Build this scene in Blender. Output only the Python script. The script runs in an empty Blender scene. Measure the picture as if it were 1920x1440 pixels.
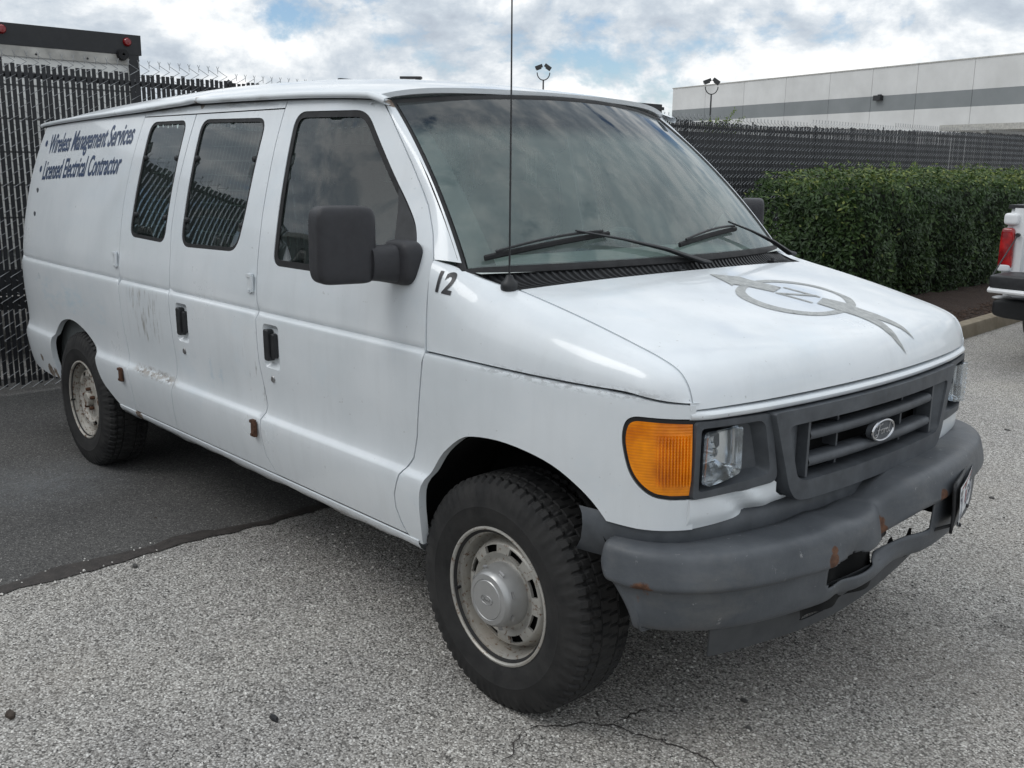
import bpy, bmesh, math, random
from mathutils import Vector, Matrix, geometry
from mathutils.bvhtree import BVHTree
R=math.radians
random.seed(7)
scene=bpy.context.scene
col=scene.collection
# ------------------------------------------------------------------ camera
cam_d=bpy.data.cameras.new('camera'); cam=bpy.data.objects.new('camera',cam_d); col.objects.link(cam)
yaw,pitch,roll,fpx=2.392904,-.2156925,.014423,1861.72
F=Vector((math.cos(pitch)*math.cos(yaw),math.cos(pitch)*math.sin(yaw),math.sin(pitch)))
Rv=F.cross(Vector((0,0,1))).normalized(); U=Rv.cross(F)
Rr=Rv*math.cos(roll)+U*math.sin(roll); Ur=-Rv*math.sin(roll)+U*math.cos(roll)
m3=Matrix((Rr,Ur,-F)).transposed()
cam.matrix_world=Matrix.Translation((2.16861,-2.92070,1.70575))@m3.to_4x4()
cam_d.sensor_width=36; cam_d.lens=fpx/1920*36; cam_d.clip_start=.05; cam_d.clip_end=1500
scene.camera=cam
# ------------------------------------------------------------------ sky and sun
SUN_EL,SUN_AZ=R(50),R(-118)       # azimuth measured from +x towards +y
world=bpy.data.worlds.new('World'); scene.world=world; world.use_nodes=True
wt=world.node_tree; wn=wt.nodes; wl=wt.links; wn.clear()
def wnode(t,**k):
    n=wn.new(t)
    for a,b in k.items(): setattr(n,a,b)
    return n
def wmath(op,a,b=None,c=None):
    n=wnode('ShaderNodeMath',operation=op)
    for i,v in enumerate((a,b,c)):
        if v is None: continue
        if isinstance(v,(int,float)): n.inputs[i].default_value=v
        else: wl.new(v,n.inputs[i])
    return n.outputs[0]
sky=wnode('ShaderNodeTexSky',sky_type='NISHITA',sun_disc=False,sun_elevation=SUN_EL,sun_rotation=math.pi/2-SUN_AZ,air_density=1.0,dust_density=.6,ozone_density=4.0)
bg_sky=wnode('ShaderNodeBackground'); bg_sky.inputs[1].default_value=.13; wl.new(sky.outputs[0],bg_sky.inputs[0])
tc=wnode('ShaderNodeTexCoord')
sep=wnode('ShaderNodeSeparateXYZ'); wl.new(tc.outputs['Generated'],sep.inputs[0])
# broken cloud deck: noise on the view direction, flattened a little so that clouds look wider than tall
def wmap(vec,scale,off=(0,0,0)):
    mp=wnode('ShaderNodeMapping'); mp.inputs['Location'].default_value=off; mp.inputs['Scale'].default_value=scale; wl.new(vec,mp.inputs[0]); return mp.outputs[0]
def wnoise(vec,scale,detail,rough,dist=0.0):
    n=wnode('ShaderNodeTexNoise'); wl.new(vec,n.inputs['Vector'])
    n.inputs['Scale'].default_value=scale; n.inputs['Detail'].default_value=detail; n.inputs['Roughness'].default_value=rough; n.inputs['Distortion'].default_value=dist
    return n.outputs['Fac']
def wramp(f,pts):
    r=wnode('ShaderNodeValToRGB'); wl.new(f,r.inputs[0]); e=r.color_ramp.elements
    while len(e)<len(pts): e.new(.5)
    for k,(p_,c) in enumerate(pts): e[k].position=p_; e[k].color=(c,c,c,1) if isinstance(c,(int,float)) else (*c,1)
    return r.outputs[0]
G=tc.outputs['Generated']
CO=(4.3,1.9,.35)
big=wnoise(wmap(G,(1,1,1.7),CO),6.2,10,.60,.15)
big2=wnoise(wmap(G,(1,1,1.7),(CO[0],CO[1],CO[2]+.042)),6.2,10,.60,.15)      # the same field looked up a little higher: lit tops, grey bellies
broad=wnoise(wmap(G,(1,1,1.6),(7.7,2.1,5.2)),1.9,4,.5)
cover=wramp(wmath('ADD',wmath('MULTIPLY',big,.65),wmath('MULTIPLY',broad,.45)),[(.43,0.0),(.485,1.0)])
relief=wmath('ADD',wmath('MULTIPLY',wmath('SUBTRACT',big,big2),3.6),.5)
shade=wmath('ADD',wmath('MULTIPLY',relief,.75),wmath('MULTIPLY',wmath('SUBTRACT',broad,.5),.75))
shade=wmath('ADD',shade,wmath('MULTIPLY',wmath('SUBTRACT',.52,big),.55))
shade=wmath('ADD',shade,.115)
ccol=wramp(shade,[(.10,(.40,.45,.515)),(.30,(.48,.535,.595)),(.46,(.59,.635,.68)),(.60,(.735,.765,.79)),(.78,(.93,.935,.935))])
# an overcast sky is brighter overhead than at its rim (standard overcast luminance law)
cie=wmath('MULTIPLY_ADD',wmath('MAXIMUM',sep.outputs[2],0.0),0.45,1.16)
ccol2=wnode('ShaderNodeMix',data_type='RGBA',blend_type='MULTIPLY'); ccol2.inputs[0].default_value=1.0; wl.new(ccol,ccol2.inputs[6]); wl.new(cie,ccol2.inputs[7]); ccol=ccol2.outputs[2]
bg_c=wnode('ShaderNodeBackground'); bg_c.inputs[1].default_value=1.0; wl.new(ccol,bg_c.inputs[0])
mixw=wnode('ShaderNodeMixShader'); wl.new(cover,mixw.inputs[0]); wl.new(bg_sky.outputs[0],mixw.inputs[1]); wl.new(bg_c.outputs[0],mixw.inputs[2])
wo=wnode('ShaderNodeOutputWorld'); wl.new(mixw.outputs[0],wo.inputs[0])
sun_d=bpy.data.lights.new('sun','SUN'); sun=bpy.data.objects.new('sun',sun_d); col.objects.link(sun)
sun_d.energy=.75; sun_d.angle=R(25); sun_d.color=(1,.985,.96)
sdir=Vector((math.cos(SUN_EL)*math.cos(SUN_AZ),math.cos(SUN_EL)*math.sin(SUN_AZ),math.sin(SUN_EL)))
sun.rotation_euler=sdir.to_track_quat('Z','Y').to_euler(); sun.location=sdir*40
vs=scene.view_settings; vs.view_transform='Standard'; vs.look='None'; vs.exposure=0.03; vs.gamma=1.0; vs.use_curve_mapping=False
# ------------------------------------------------------------------ materials
class Mat:
    def __init__(s,name):
        s.m=bpy.data.materials.new(name); s.m.use_nodes=True; s.t=s.m.node_tree; s.n=s.t.nodes; s.l=s.t.links
        s.b=s.n['Principled BSDF']; s._c=None
    def node(s,t,**k):
        n=s.n.new(t)
        for a,b in k.items(): setattr(n,a,b)
        return n
    def setin(s,inp,v):
        if isinstance(v,(int,float)): inp.default_value=v
        elif isinstance(v,tuple): inp.default_value=(*v,1) if len(v)==3 and inp.type=='RGBA' else v
        else: s.l.new(v,inp)
    def math(s,op,a,b=None,c=None,clamp=False):
        n=s.node('ShaderNodeMath',operation=op,use_clamp=clamp)
        for i,v in enumerate((a,b,c)):
            if v is not None: s.setin(n.inputs[i],v)
        return n.outputs[0]
    def coord(s,which='Object'):
        if s._c is None: s._c=s.node('ShaderNodeTexCoord')
        return s._c.outputs[which]
    def mapped(s,scale=(1,1,1),loc=(0,0,0),vec=None):
        n=s.node('ShaderNodeMapping'); n.inputs['Scale'].default_value=scale; n.inputs['Location'].default_value=loc
        s.l.new(vec or s.coord(),n.inputs[0]); return n.outputs[0]
    def noise(s,scale,detail=4,rough=.55,vec=None,dist=0):
        n=s.node('ShaderNodeTexNoise'); s.l.new(vec or s.coord(),n.inputs['Vector'])
        n.inputs['Scale'].default_value=scale; n.inputs['Detail'].default_value=detail; n.inputs['Roughness'].default_value=rough; n.inputs['Distortion'].default_value=dist
        return n.outputs['Fac']
    def voro(s,scale,feature='F1',vec=None,out='Distance',rnd=1):
        n=s.node('ShaderNodeTexVoronoi',feature=feature); s.l.new(vec or s.coord(),n.inputs['Vector']); n.inputs['Scale'].default_value=scale
        n.inputs['Randomness'].default_value=rnd
        return n.outputs[out]
    def ramp(s,f,pts,interp='LINEAR'):
        r=s.node('ShaderNodeValToRGB'); s.l.new(f,r.inputs[0]); r.color_ramp.interpolation=interp; e=r.color_ramp.elements
        while len(e)<len(pts): e.new(.5)
        for k,(p_,c) in enumerate(pts):
            e[k].position=p_; e[k].color=(c,c,c,1) if isinstance(c,(int,float)) else (*c,1)
        return r.outputs[0]
    def mix(s,f,a,b,mode='MIX'):
        n=s.node('ShaderNodeMix',data_type='RGBA',blend_type=mode)
        s.setin(n.inputs[0],f); s.setin(n.inputs[6],a); s.setin(n.inputs[7],b); return n.outputs[2]
    def bump(s,h,strength=.3,dist=.01):
        n=s.node('ShaderNodeBump'); n.inputs['Strength'].default_value=strength; n.inputs['Distance'].default_value=dist
        s.l.new(h,n.inputs['Height']); s.l.new(n.outputs[0],s.b.inputs['Normal']); return n
    def spots(s,pts):
        """soft mask round listed points (x,y,z,radius), broken up by noise"""
        nz=s.math('MULTIPLY_ADD',s.noise(14,6,.65),1.1,-.55); acc=None
        for (x,y,z,r) in pts:
            d=s.node('ShaderNodeVectorMath',operation='DISTANCE'); s.l.new(s.coord(),d.inputs[0]); d.inputs[1].default_value=(x,y,z)
            v=s.math('SUBTRACT',1.0,s.math('DIVIDE',d.outputs['Value'],r))
            acc=v if acc is None else s.math('MAXIMUM',acc,v)
        return s.ramp(s.math('ADD',acc,nz),[(.42,0.0),(.52,1.0)])
    def band(s,axis,a,b,soft):
        sp=s.node('ShaderNodeSeparateXYZ'); s.l.new(s.coord(),sp.inputs[0]); v=sp.outputs[axis]
        def mr(f0,f1,t0,t1):
            n=s.node('ShaderNodeMapRange',interpolation_type='SMOOTHSTEP'); s.l.new(v,n.inputs[0])
            for i,q in enumerate((f0,f1,t0,t1)): n.inputs[1+i].default_value=q
            return n.outputs[0]
        return s.math('MULTIPLY',mr(a-soft,a+soft,0.0,1.0),mr(b-soft,b+soft,1.0,0.0))
    def set(s,base=None,rough=None,metal=None,spec=None,coat=None,coat_rough=None,trans=None,ior=None,emit=None):
        for k,v in (('Base Color',base),('Roughness',rough),('Metallic',metal),('Specular IOR Level',spec),('Coat Weight',coat),('Coat Roughness',coat_rough),('Transmission Weight',trans),('IOR',ior)):
            if v is not None: s.setin(s.b.inputs[k],v)
        return s
def plain(name,c,rough=.5,metal=0,spec=.5,var=.12,scale=30,bump=0.0,bscale=200):
    m=Mat(name); f=m.noise(scale,5,.6)
    lo=tuple(v*(1-var) for v in c); hi=tuple(min(1,v*(1+var)) for v in c)
    m.set(base=m.ramp(f,[(.3,lo),(.7,hi)]),rough=m.ramp(m.noise(scale*.6,4),[(.3,max(.02,rough-.07)),(.7,min(1,rough+.07))]),metal=metal,spec=spec)
    if bump: m.bump(m.noise(bscale,3),bump,.004)
    return m.m
MT={}
# oxidised white van paint with road film, streaks and a few rust blooms
def paint(name,rust=(),film=1.0,scuff=()):
    m=Mat(name)
    wash=m.noise(2.2,6,.6); streak=m.noise(3.0,5,.6,m.mapped((5,5,.7)))
    c=m.ramp(wash,[(.28,(.635,.675,.70)),(.55,(.715,.75,.775)),(.78,(.755,.785,.805))])
    c=m.mix(m.math('MULTIPLY',m.ramp(streak,[(.50,0.0),(.78,1.0)]),.16*film),c,(.50,.52,.53))
    sp=m.ramp(m.noise(55,3,.5),[(.71,0.0),(.76,1.0)])
    c=m.mix(m.math('MULTIPLY',sp,.30*film),c,(.24,.23,.21))
    # chalky bluish rub marks
    rub=m.ramp(m.noise(2.6,7,.68,m.mapped((1,1,1.6),(3,1,7))),[(.56,0.0),(.70,1.0)])
    c=m.mix(m.math('MULTIPLY',rub,.30*film),c,(.62,.70,.755))
    for (x0,x1,z0,z1,sc_,lo,hi,colr) in scuff:
        k=m.math('MULTIPLY',m.band(0,x0,x1,.06),m.band(2,z0,z1,.02))
        k=m.math('MULTIPLY',k,m.ramp(m.noise(1.0,7,.72,m.mapped(sc_)),[(lo,0.0),(hi,1.0)]))
        c=m.mix(k,c,colr)
    if rust:
        msk=m.spots(rust); rc=m.ramp(m.noise(45,6,.7),[(.3,(.045,.028,.02)),(.48,(.13,.085,.055)),(.62,(.30,.27,.235)),(.75,(.55,.54,.52))])
        c=m.mix(msk,c,rc)
        m.set(rough=m.math('ADD',m.math('MULTIPLY',msk,.5),m.ramp(wash,[(.3,.36),(.7,.26)])))
    else: m.set(rough=m.ramp(wash,[(.3,.36),(.7,.26)]))
    m.set(base=c,spec=.5,coat=.6,coat_rough=.06)
    m.bump(m.noise(3.5,2,.4),.09,.02)
    return m.m
MT['paint']=paint('white_van_paint',[(-4.02,-.985,.455,.10),(-3.93,-.985,.45,.09),(-2.72,-.962,.435,.07),(-4.14,-.985,.53,.045)],1.0,[(-2.98,-.38,.395,.43,(14,14,40),.50,.62,(.20,.18,.16)),(-4.2,-3.0,.86,1.05,(3,3,9),.50,.66,(.58,.68,.74)),(-.05,.56,1.1125,1.119,(45,45,90),.47,.55,(.10,.095,.09))])
MT['paint_door']=paint('white_door_paint',[],1.25,[(-2.66,-2.22,.685,.715,(26,26,40),.44,.54,(.33,.30,.265)),(-2.64,-2.25,.685,.715,(34,34,60),.53,.59,(.09,.065,.05)),(-2.68,-2.36,.86,1.10,(30,30,5),.52,.62,(.34,.335,.32)),(-2.05,-1.62,.74,.90,(9,9,7),.55,.70,(.50,.60,.67)),(-1.55,-1.36,.74,1.05,(40,40,8),.62,.68,(.30,.30,.30))])
MT['paint_hood']=paint('white_hood_paint',[],1.5)
MT['paint_roof']=paint('white_roof_paint',[(-.80,-.76,1.915,.05),(-.76,-.775,1.93,.04),(-2.2,-.80,1.972,.05)],1.0,[(-2.78,-2.34,1.938,1.958,(7,7,60),.47,.56,(.33,.335,.33)),(-1.98,-1.58,1.944,1.966,(7,7,60),.47,.56,(.33,.335,.33))])
MT['rust']=plain('flaking_rust',(.085,.042,.026),.85,0,.3,.6,60,.4,120)
MT['trim']=plain('grey_moulded_trim',(.072,.079,.088),.52,0,.4,.25,14,.06,300)
MT['black']=plain('black_plastic',(.020,.021,.023),.48,0,.45,.3,25,.05,400)
MT['rubber']=plain('black_rubber',(.016,.016,.017),.65,0,.35,.3,30)
MT['dark']=plain('underbody_black',(.012,.012,.012),.9,0,.2,.4,10)
MT['mirror_shell']=plain('charcoal_mirror_plastic',(.030,.030,.034),.55,0,.42,.12,40,.10,600)
MT['dam']=plain('grey_air_dam',(.058,.062,.067),.55,0,.4,.2,12)
MT['chrome']=plain('worn_chrome',(.55,.55,.56),.22,1.0,.5,.1,30)
MT['steel']=plain('dull_steel',(.34,.34,.34),.42,.9,.5,.2,40)
MT['interior']=plain('grey_interior_trim',(.13,.14,.14),.7)
MT['dash']=plain('pale_dashboard',(.50,.54,.52),.65)
MT['wiremesh']=plain('white_partition_wire',(.62,.64,.63),.5)
MT['navy']=plain('navy_vinyl_lettering',(.035,.060,.125),.4,0,.5,.3,30)
MT['black_vinyl']=plain('black_vinyl',(.022,.022,.025),.4)
MT['seat']=plain('grey_seat_cloth',(.10,.10,.11),.9)
# bumper: grey plastic over bent metal, scuffed and rusty
m=Mat('scuffed_bumper'); base=m.ramp(m.noise(7,6,.6),[(.3,(.060,.067,.076)),(.7,(.098,.106,.116))])
lowd=m.ramp(m.noise(3.2,5,.7,m.mapped((1,1,2.5))),[(.50,0.0),(.75,1.0)])
base=m.mix(m.math('MULTIPLY',lowd,.5),base,(.165,.16,.15))
scr=m.ramp(m.noise(26,7,.75),[(.635,0.0),(.67,1.0)])
base=m.mix(m.math('MULTIPLY',scr,.6),base,(.32,.32,.32))
ru=m.spots([(.60,-.985,.585,.075),(.62,-.965,.575,.05),(.85,-.435,.625,.035),(.855,-.43,.655,.028),(.83,-.12,.64,.055),(.83,-.10,.62,.04),(.875,.19,.685,.045),(.88,.205,.64,.035),(.50,-.998,.70,.02)])
base=m.mix(ru,base,m.ramp(m.noise(50,5,.7),[(.35,(.06,.028,.017)),(.65,(.15,.072,.04))]))
m.set(base=base,rough=m.math('ADD',.46,m.math('MULTIPLY',ru,.3)),spec=.4); m.bump(m.math('ADD',m.noise(60,6,.7),m.math('MULTIPLY',m.noise(7,3,.5),3.0)),.16,.006); MT['bumper']=m.m
# wheels
m=Mat('rusty_silver_wheel'); f=m.noise(9,6,.65); g=m.noise(60,5,.7)
c=m.ramp(f,[(.3,(.36,.345,.31)),(.7,(.50,.49,.46))])
c=m.mix(m.ramp(g,[(.57,0.0),(.64,1.0)]),c,(.15,.085,.05))
c=m.mix(m.ramp(m.noise(5,4),[(.5,0.0),(.8,.5)]),c,(.34,.27,.19))
m.set(base=c,rough=.42,metal=.35); m.bump(g,.10,.003); MT['wheel']=m.m
m=Mat('very_rusty_wheel'); f=m.noise(8,6,.65); g=m.noise(38,6,.7)
c=m.ramp(f,[(.3,(.33,.31,.27)),(.7,(.50,.48,.44))])
c=m.mix(m.ramp(g,[(.53,0.0),(.62,1.0)]),c,(.13,.075,.045))
m.set(base=c,rough=.55,metal=.25); m.bump(g,.2,.003); MT['wheel_rusty']=m.m
MT['cap']=plain('silver_hub_cap',(.40,.40,.395),.36,.55,.5,.06,20)
m=Mat('tyre_rubber'); f=m.noise(12,6,.65); c=m.ramp(f,[(.35,(.012,.012,.0125)),(.7,(.034,.033,.032))])
m.set(base=c,rough=m.ramp(f,[(.3,.62),(.7,.82)]),spec=.35); m.bump(m.noise(90,4),.15,.003); MT['tyre']=m.m
# glass
def glass(name,tint,band=False,ior=1.52,haze=0.0,gain=1.7):
    m=Mat(name); m.n.remove(m.b)
    tr=m.node('ShaderNodeBsdfTransparent'); gl=m.node('ShaderNodeBsdfGlossy'); gl.inputs['Roughness'].default_value=.012
    gl.inputs['Color'].default_value=(.94,.97,1,1)
    mr=None
    if band:
        sp=m.node('ShaderNodeSeparateXYZ'); m.l.new(m.coord(),sp.inputs[0])
        mr=m.ramp(m.math('MULTIPLY_ADD',sp.outputs[2],2.0,-3.3),[(.30,0.0),(.42,1.0)])
        m.l.new(m.mix(mr,tint,(.16,.13,.17)),tr.inputs[0])
    else: tr.inputs[0].default_value=(*tint,1)
    fr=m.node('ShaderNodeFresnel'); fr.inputs['IOR'].default_value=ior
    mx=m.node('ShaderNodeMixShader'); m.l.new(m.math('MULTIPLY_ADD',fr.outputs[0],gain,.015,clamp=True),mx.inputs[0]); m.l.new(tr.outputs[0],mx.inputs[1]); m.l.new(gl.outputs[0],mx.inputs[2])
    last=mx.outputs[0]
    if haze:  # pale veil on the windows: painted reflection and interior light, plus dusty film
        df=m.node('ShaderNodeBsdfDiffuse'); df.inputs[0].default_value=(.36,.445,.42,1); m2=m.node('ShaderNodeMixShader')
        m.l.new(m.math('MULTIPLY',m.ramp(m.noise(2.5,5,.6,m.mapped((1,1,1))),[(.3,.55),(.7,1.0)]),m.math('MULTIPLY',m.math('MULTIPLY_ADD',mr,-.85,1.0),haze) if band else haze),m2.inputs[0]); m.l.new(last,m2.inputs[1]); m.l.new(df.outputs[0],m2.inputs[2]); last=m2.outputs[0]
    m.l.new(last,m.n['Material Output'].inputs[0]); return m.m
MT['screen']=glass('windscreen_glass',(.66,.77,.73),True,1.50,.32,.95)
MT['side_glass']=glass('tinted_side_glass',(.34,.41,.39),False,1.50,.05,1.0)
MT['clear']=glass('clear_lens',(.94,.96,.97),False,1.45,.03)
m=Mat('amber_lens'); f=m.noise(60,3); m.set(base=(.85,.27,.012),rough=.2,spec=.35,coat=.3,coat_rough=.04)
m.b.inputs['Subsurface Weight'].default_value=0
w=m.node('ShaderNodeTexWave',wave_type='BANDS',bands_direction='Z'); m.l.new(m.coord(),w.inputs['Vector']); w.inputs['Scale'].default_value=38
m.set(base=m.mix(m.ramp(m.noise(11,3,.5),[(.42,0.0),(.66,.8)]),(.95,.30,.004),(.52,.11,.002)))
m.bump(w.outputs['Fac'],.22,.003); MT['amber']=m.m
m=Mat('red_lamp_lens'); m.set(base=m.ramp(m.noise(9,2),[(.4,(.20,.005,.007)),(.65,(.48,.016,.016))]),rough=.12,coat=.5); MT['red']=m.m
m=Mat('lamp_reflector'); m.set(base=(.86,.88,.90),rough=.16,metal=1.0); m.bump(m.noise(7,2),.12,.02); MT['reflector']=m.m
# faded silver decal with cracks
m=Mat('faded_silver_decal'); c=m.ramp(m.noise(45,6,.7),[(.35,(.27,.28,.275)),(.65,(.43,.44,.425))])
c=m.mix(m.ramp(m.noise(150,3,.6),[(.60,0.0),(.66,.7)]),c,(.17,.18,.19)); m.set(base=c,rough=.5); MT['decal']=m.m

# ------------------------------------------------------------------ mesh helpers
class MB:
    def __init__(s): s.v=[]; s.f=[]
    def grid(s,P,closed_u=False,closed_v=False,flip=False):
        nu,nv=len(P),len(P[0]); o=len(s.v)
        for row in P: s.v.extend(tuple(q) for q in row)
        for i in range(nu if closed_u else nu-1):
            for j in range(nv if closed_v else nv-1):
                a=o+i*nv+j; b=o+((i+1)%nu)*nv+j; c=o+((i+1)%nu)*nv+(j+1)%nv; d=o+i*nv+(j+1)%nv
                s.f.append((a,d,c,b) if flip else (a,b,c,d))
        return s
    def box(s,c,size,rot=None):
        o=len(s.v); hx,hy,hz=[q/2 for q in size]; c=Vector(c)
        for x in(-hx,hx):
            for y in(-hy,hy):
                for z in(-hz,hz):
                    p=Vector((x,y,z))
                    if rot is not None: p=rot@p
                    s.v.append(tuple(c+p))
        for f in((0,1,3,2),(4,6,7,5),(0,4,5,1),(2,3,7,6),(0,2,6,4),(1,5,7,3)): s.f.append(tuple(o+i for i in f))
        return s
    def tube(s,pts,r,n=8,caps=True,flat=1.0):
        pts=[Vector(p) for p in pts]; rs=r if isinstance(r,(list,tuple)) else [r]*len(pts); o=len(s.v); prev=None; rows=[]
        for i,p in enumerate(pts):
            t=(pts[min(i+1,len(pts)-1)]-pts[max(i-1,0)])
            if t.length<1e-9: t=Vector((0,0,1))
            t.normalize()
            a=prev if prev is not None else (Vector((0,0,1)) if abs(t.z)<.9 else Vector((1,0,0)))
            a=(a-t*a.dot(t)); a.normalize(); b=t.cross(a); prev=a
            rows.append([p+(a*math.cos(2*math.pi*k/n)*flat+b*math.sin(2*math.pi*k/n))*rs[i] for k in range(n)])
        s.grid(rows,closed_v=True)
        if caps:
            s.f.append(tuple(o+k for k in range(n))); e=o+(len(pts)-1)*n; s.f.append(tuple(e+n-1-k for k in range(n)))
        return s
    def lathe(s,prof,n=48,axis='y',c=(0,0,0)):
        """prof = list of (radius, along)"""
        rows=[]
        for k in range(n):
            a=2*math.pi*k/n; row=[]
            for r,h in prof:
                q={'y':(r*math.cos(a),h,r*math.sin(a)),'z':(r*math.cos(a),r*math.sin(a),h),'x':(h,r*math.cos(a),r*math.sin(a))}[axis]
                row.append((q[0]+c[0],q[1]+c[1],q[2]+c[2]))
            rows.append(row)
        return s.grid(rows,closed_u=True)
    def poly(s,pts): o=len(s.v); s.v.extend(tuple(p) for p in pts); s.f.append(tuple(range(o,o+len(pts)))); return s
    def prism(s,outline,z0,z1,fn=lambda x,y,z:(x,y,z)):
        n=len(outline); o=len(s.v)
        for z in(z0,z1): s.v.extend(fn(x,y,z) for x,y in outline)
        s.f.append(tuple(o+i for i in range(n))[::-1]); s.f.append(tuple(o+n+i for i in range(n)))
        for i in range(n): s.f.append((o+i,o+(i+1)%n,o+n+(i+1)%n,o+n+i))
        return s
    def mesh(s,name,mat,smooth=35,fix=True):
        me=bpy.data.meshes.new(name); me.from_pydata([tuple(v) for v in s.v],[],s.f); me.update()
        if fix:
            bm=bmesh.new(); bm.from_mesh(me); bmesh.ops.recalc_face_normals(bm,faces=bm.faces); bm.to_mesh(me); bm.free()
        for m_ in (mat if isinstance(mat,(list,tuple)) else [mat]): me.materials.append(m_)
        if smooth:
            me.polygons.foreach_set('use_smooth',[True]*len(me.polygons))
            if smooth<180: me.set_sharp_from_angle(angle=R(smooth))
        me.update(); return me
    def build(s,name,mat,parent=None,smooth=35,fix=True,**k): return link(name,s.mesh(name,mat,smooth,fix),parent,**k)
def link(name,me,parent=None,loc=None,rot=None,**k):
    o=bpy.data.objects.new(name,me); col.objects.link(o)
    if parent is not None: o.parent=parent
    if loc is not None: o.location=loc
    if rot is not None: o.rotation_euler=rot
    for a,b in k.items(): o[a]=b
    return o
def thing(name,label,cat,loc=(0,0,0),rotz=0,group=None):
    o=bpy.data.objects.new(name,None); col.objects.link(o); o.location=loc; o.rotation_euler=(0,0,rotz)
    o['label']=label; o['category']=cat
    if group: o['group']=group
    return o
def tag(o,label,cat,group=None):
    o['label']=label; o['category']=cat
    if group: o['group']=group
    return o
def dens(P,h,closed=True):
    out=[]; n=len(P)
    for i in range(n if closed else n-1):
        a,b=P[i],P[(i+1)%n]; L=math.hypot(b[0]-a[0],b[1]-a[1]); k=max(1,int(math.ceil(L/h)))
        for j in range(k): out.append((a[0]+(b[0]-a[0])*j/k,a[1]+(b[1]-a[1])*j/k))
    if not closed: out.append(P[-1])
    return out
def area(P): return .5*sum(P[i][0]*P[(i+1)%len(P)][1]-P[(i+1)%len(P)][0]*P[i][1] for i in range(len(P)))
def inset(P,d):
    """move an outline inwards by d"""
    n=len(P); sg=1 if area(P)>0 else -1; out=[]
    for i in range(n):
        a,b,c=P[i-1],P[i],P[(i+1)%n]
        e1=(b[0]-a[0],b[1]-a[1]); e2=(c[0]-b[0],c[1]-b[1]); l1=math.hypot(*e1) or 1e-9; l2=math.hypot(*e2) or 1e-9
        nx=-(e1[1]/l1+e2[1]/l2)*sg; ny=(e1[0]/l1+e2[0]/l2)*sg; L=math.hypot(nx,ny) or 1e-9; nx/=L; ny/=L
        cs=max(.45,-e1[1]/l1*sg*nx+e1[0]/l1*sg*ny)
        out.append((b[0]+nx*d/cs,b[1]+ny*d/cs))
    return out
def rounded(P,r,n=6):
    out=[]; N=len(P)
    for i in range(N):
        a,b,c=Vector(P[i-1]),Vector(P[i]),Vector(P[(i+1)%N]); rr=r[i] if isinstance(r,(list,tuple)) else r
        d1=(a-b); d2=(c-b); k=min(rr,d1.length*.45,d2.length*.45); p0=b+d1.normalized()*k; p2=b+d2.normalized()*k
        for j in range(n+1):
            t=j/n; q=p0*(1-t)**2+b*2*t*(1-t)+p2*t*t; out.append((q.x,q.y))
    return out
def pip(x,y,P):
    c=False; j=len(P)-1
    for i in range(len(P)):
        xi,yi=P[i]; xj,yj=P[j]
        if (yi>y)!=(yj>y) and x<(xj-xi)*(y-yi)/(yj-yi)+xi: c=not c
        j=i
    return c
def panel(outer,fn,h=.035,holes=(),flange=.018,rows=(),gap=.0,depth0=0.0):
    """a skin of triangles over an outline (with holes) laid on the surface fn(u,v,depth), with its edges turned in"""
    outer=dens(outer,h)
    if gap: outer=inset(outer,gap)
    holes=[dens(q,h) for q in holes]; pts=[]; edges=[]; loops=[]
    for L in [outer]+holes:
        o=len(pts); pts+=L; n=len(L); edges+=[(o+i,o+(i+1)%n) for i in range(n)]; loops.append((o,n))
    xs=[q[0] for q in outer]; ys=[q[1] for q in outer]
    def ok(x,y):
        return pip(x,y,outer) and not any(pip(x,y,q) for q in holes)
    cell={}
    for (x,y) in pts: cell.setdefault((int(x//h),int(y//h)),[]).append((x,y))
    def near(x,y,d):
        i,j=int(x//h),int(y//h)
        return any((a-x)**2+(b-y)**2<d*d for di in(-1,0,1) for dj in(-1,0,1) for a,b in cell.get((i+di,j+dj),()))
    yv=[]; y=math.floor(min(ys)/h)*h
    while y<max(ys):
        if not any(abs(y-r_)<h*.45 for r_ in rows): yv.append(y)
        y+=h
    yv+=list(rows)
    for y in yv:
        x=math.floor(min(xs)/h)*h
        while x<max(xs):
            if ok(x,y) and not near(x,y,h*.33 if y not in rows else h*.12): pts.append((x,y))
            x+=h
    v2,e2,f2,ov,oe,of=geometry.delaunay_2d_cdt([Vector(q) for q in pts],edges,[],0,1e-7)
    mb=MB(); mb.v=[fn(q.x,q.y,depth0) for q in v2]
    for f in f2:
        cx=sum(v2[i].x for i in f)/3; cy=sum(v2[i].y for i in f)/3
        if ok(cx,cy): mb.f.append(tuple(f))
    if flange:
        for o,n in loops:
            A=[fn(*pts[o+i],depth0) for i in range(n)]; B=[fn(*pts[o+i],depth0+flange) for i in range(n)]
            mb.grid([A,B],closed_v=True)
    return mb
def mirror_y(mb):
    m2=MB(); m2.v=[(x,-y,z) for x,y,z in mb.v]; m2.f=[tuple(f)[::-1] for f in mb.f]; return m2
def bvh_of(*objs):
    v=[];f=[]
    for o in objs:
        b=len(v); v+=[o.matrix_world@q.co for q in o.data.vertices]; f+=[tuple(b+i for i in p.vertices) for p in o.data.polygons]
    return BVHTree.FromPolygons(v,f)
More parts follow.
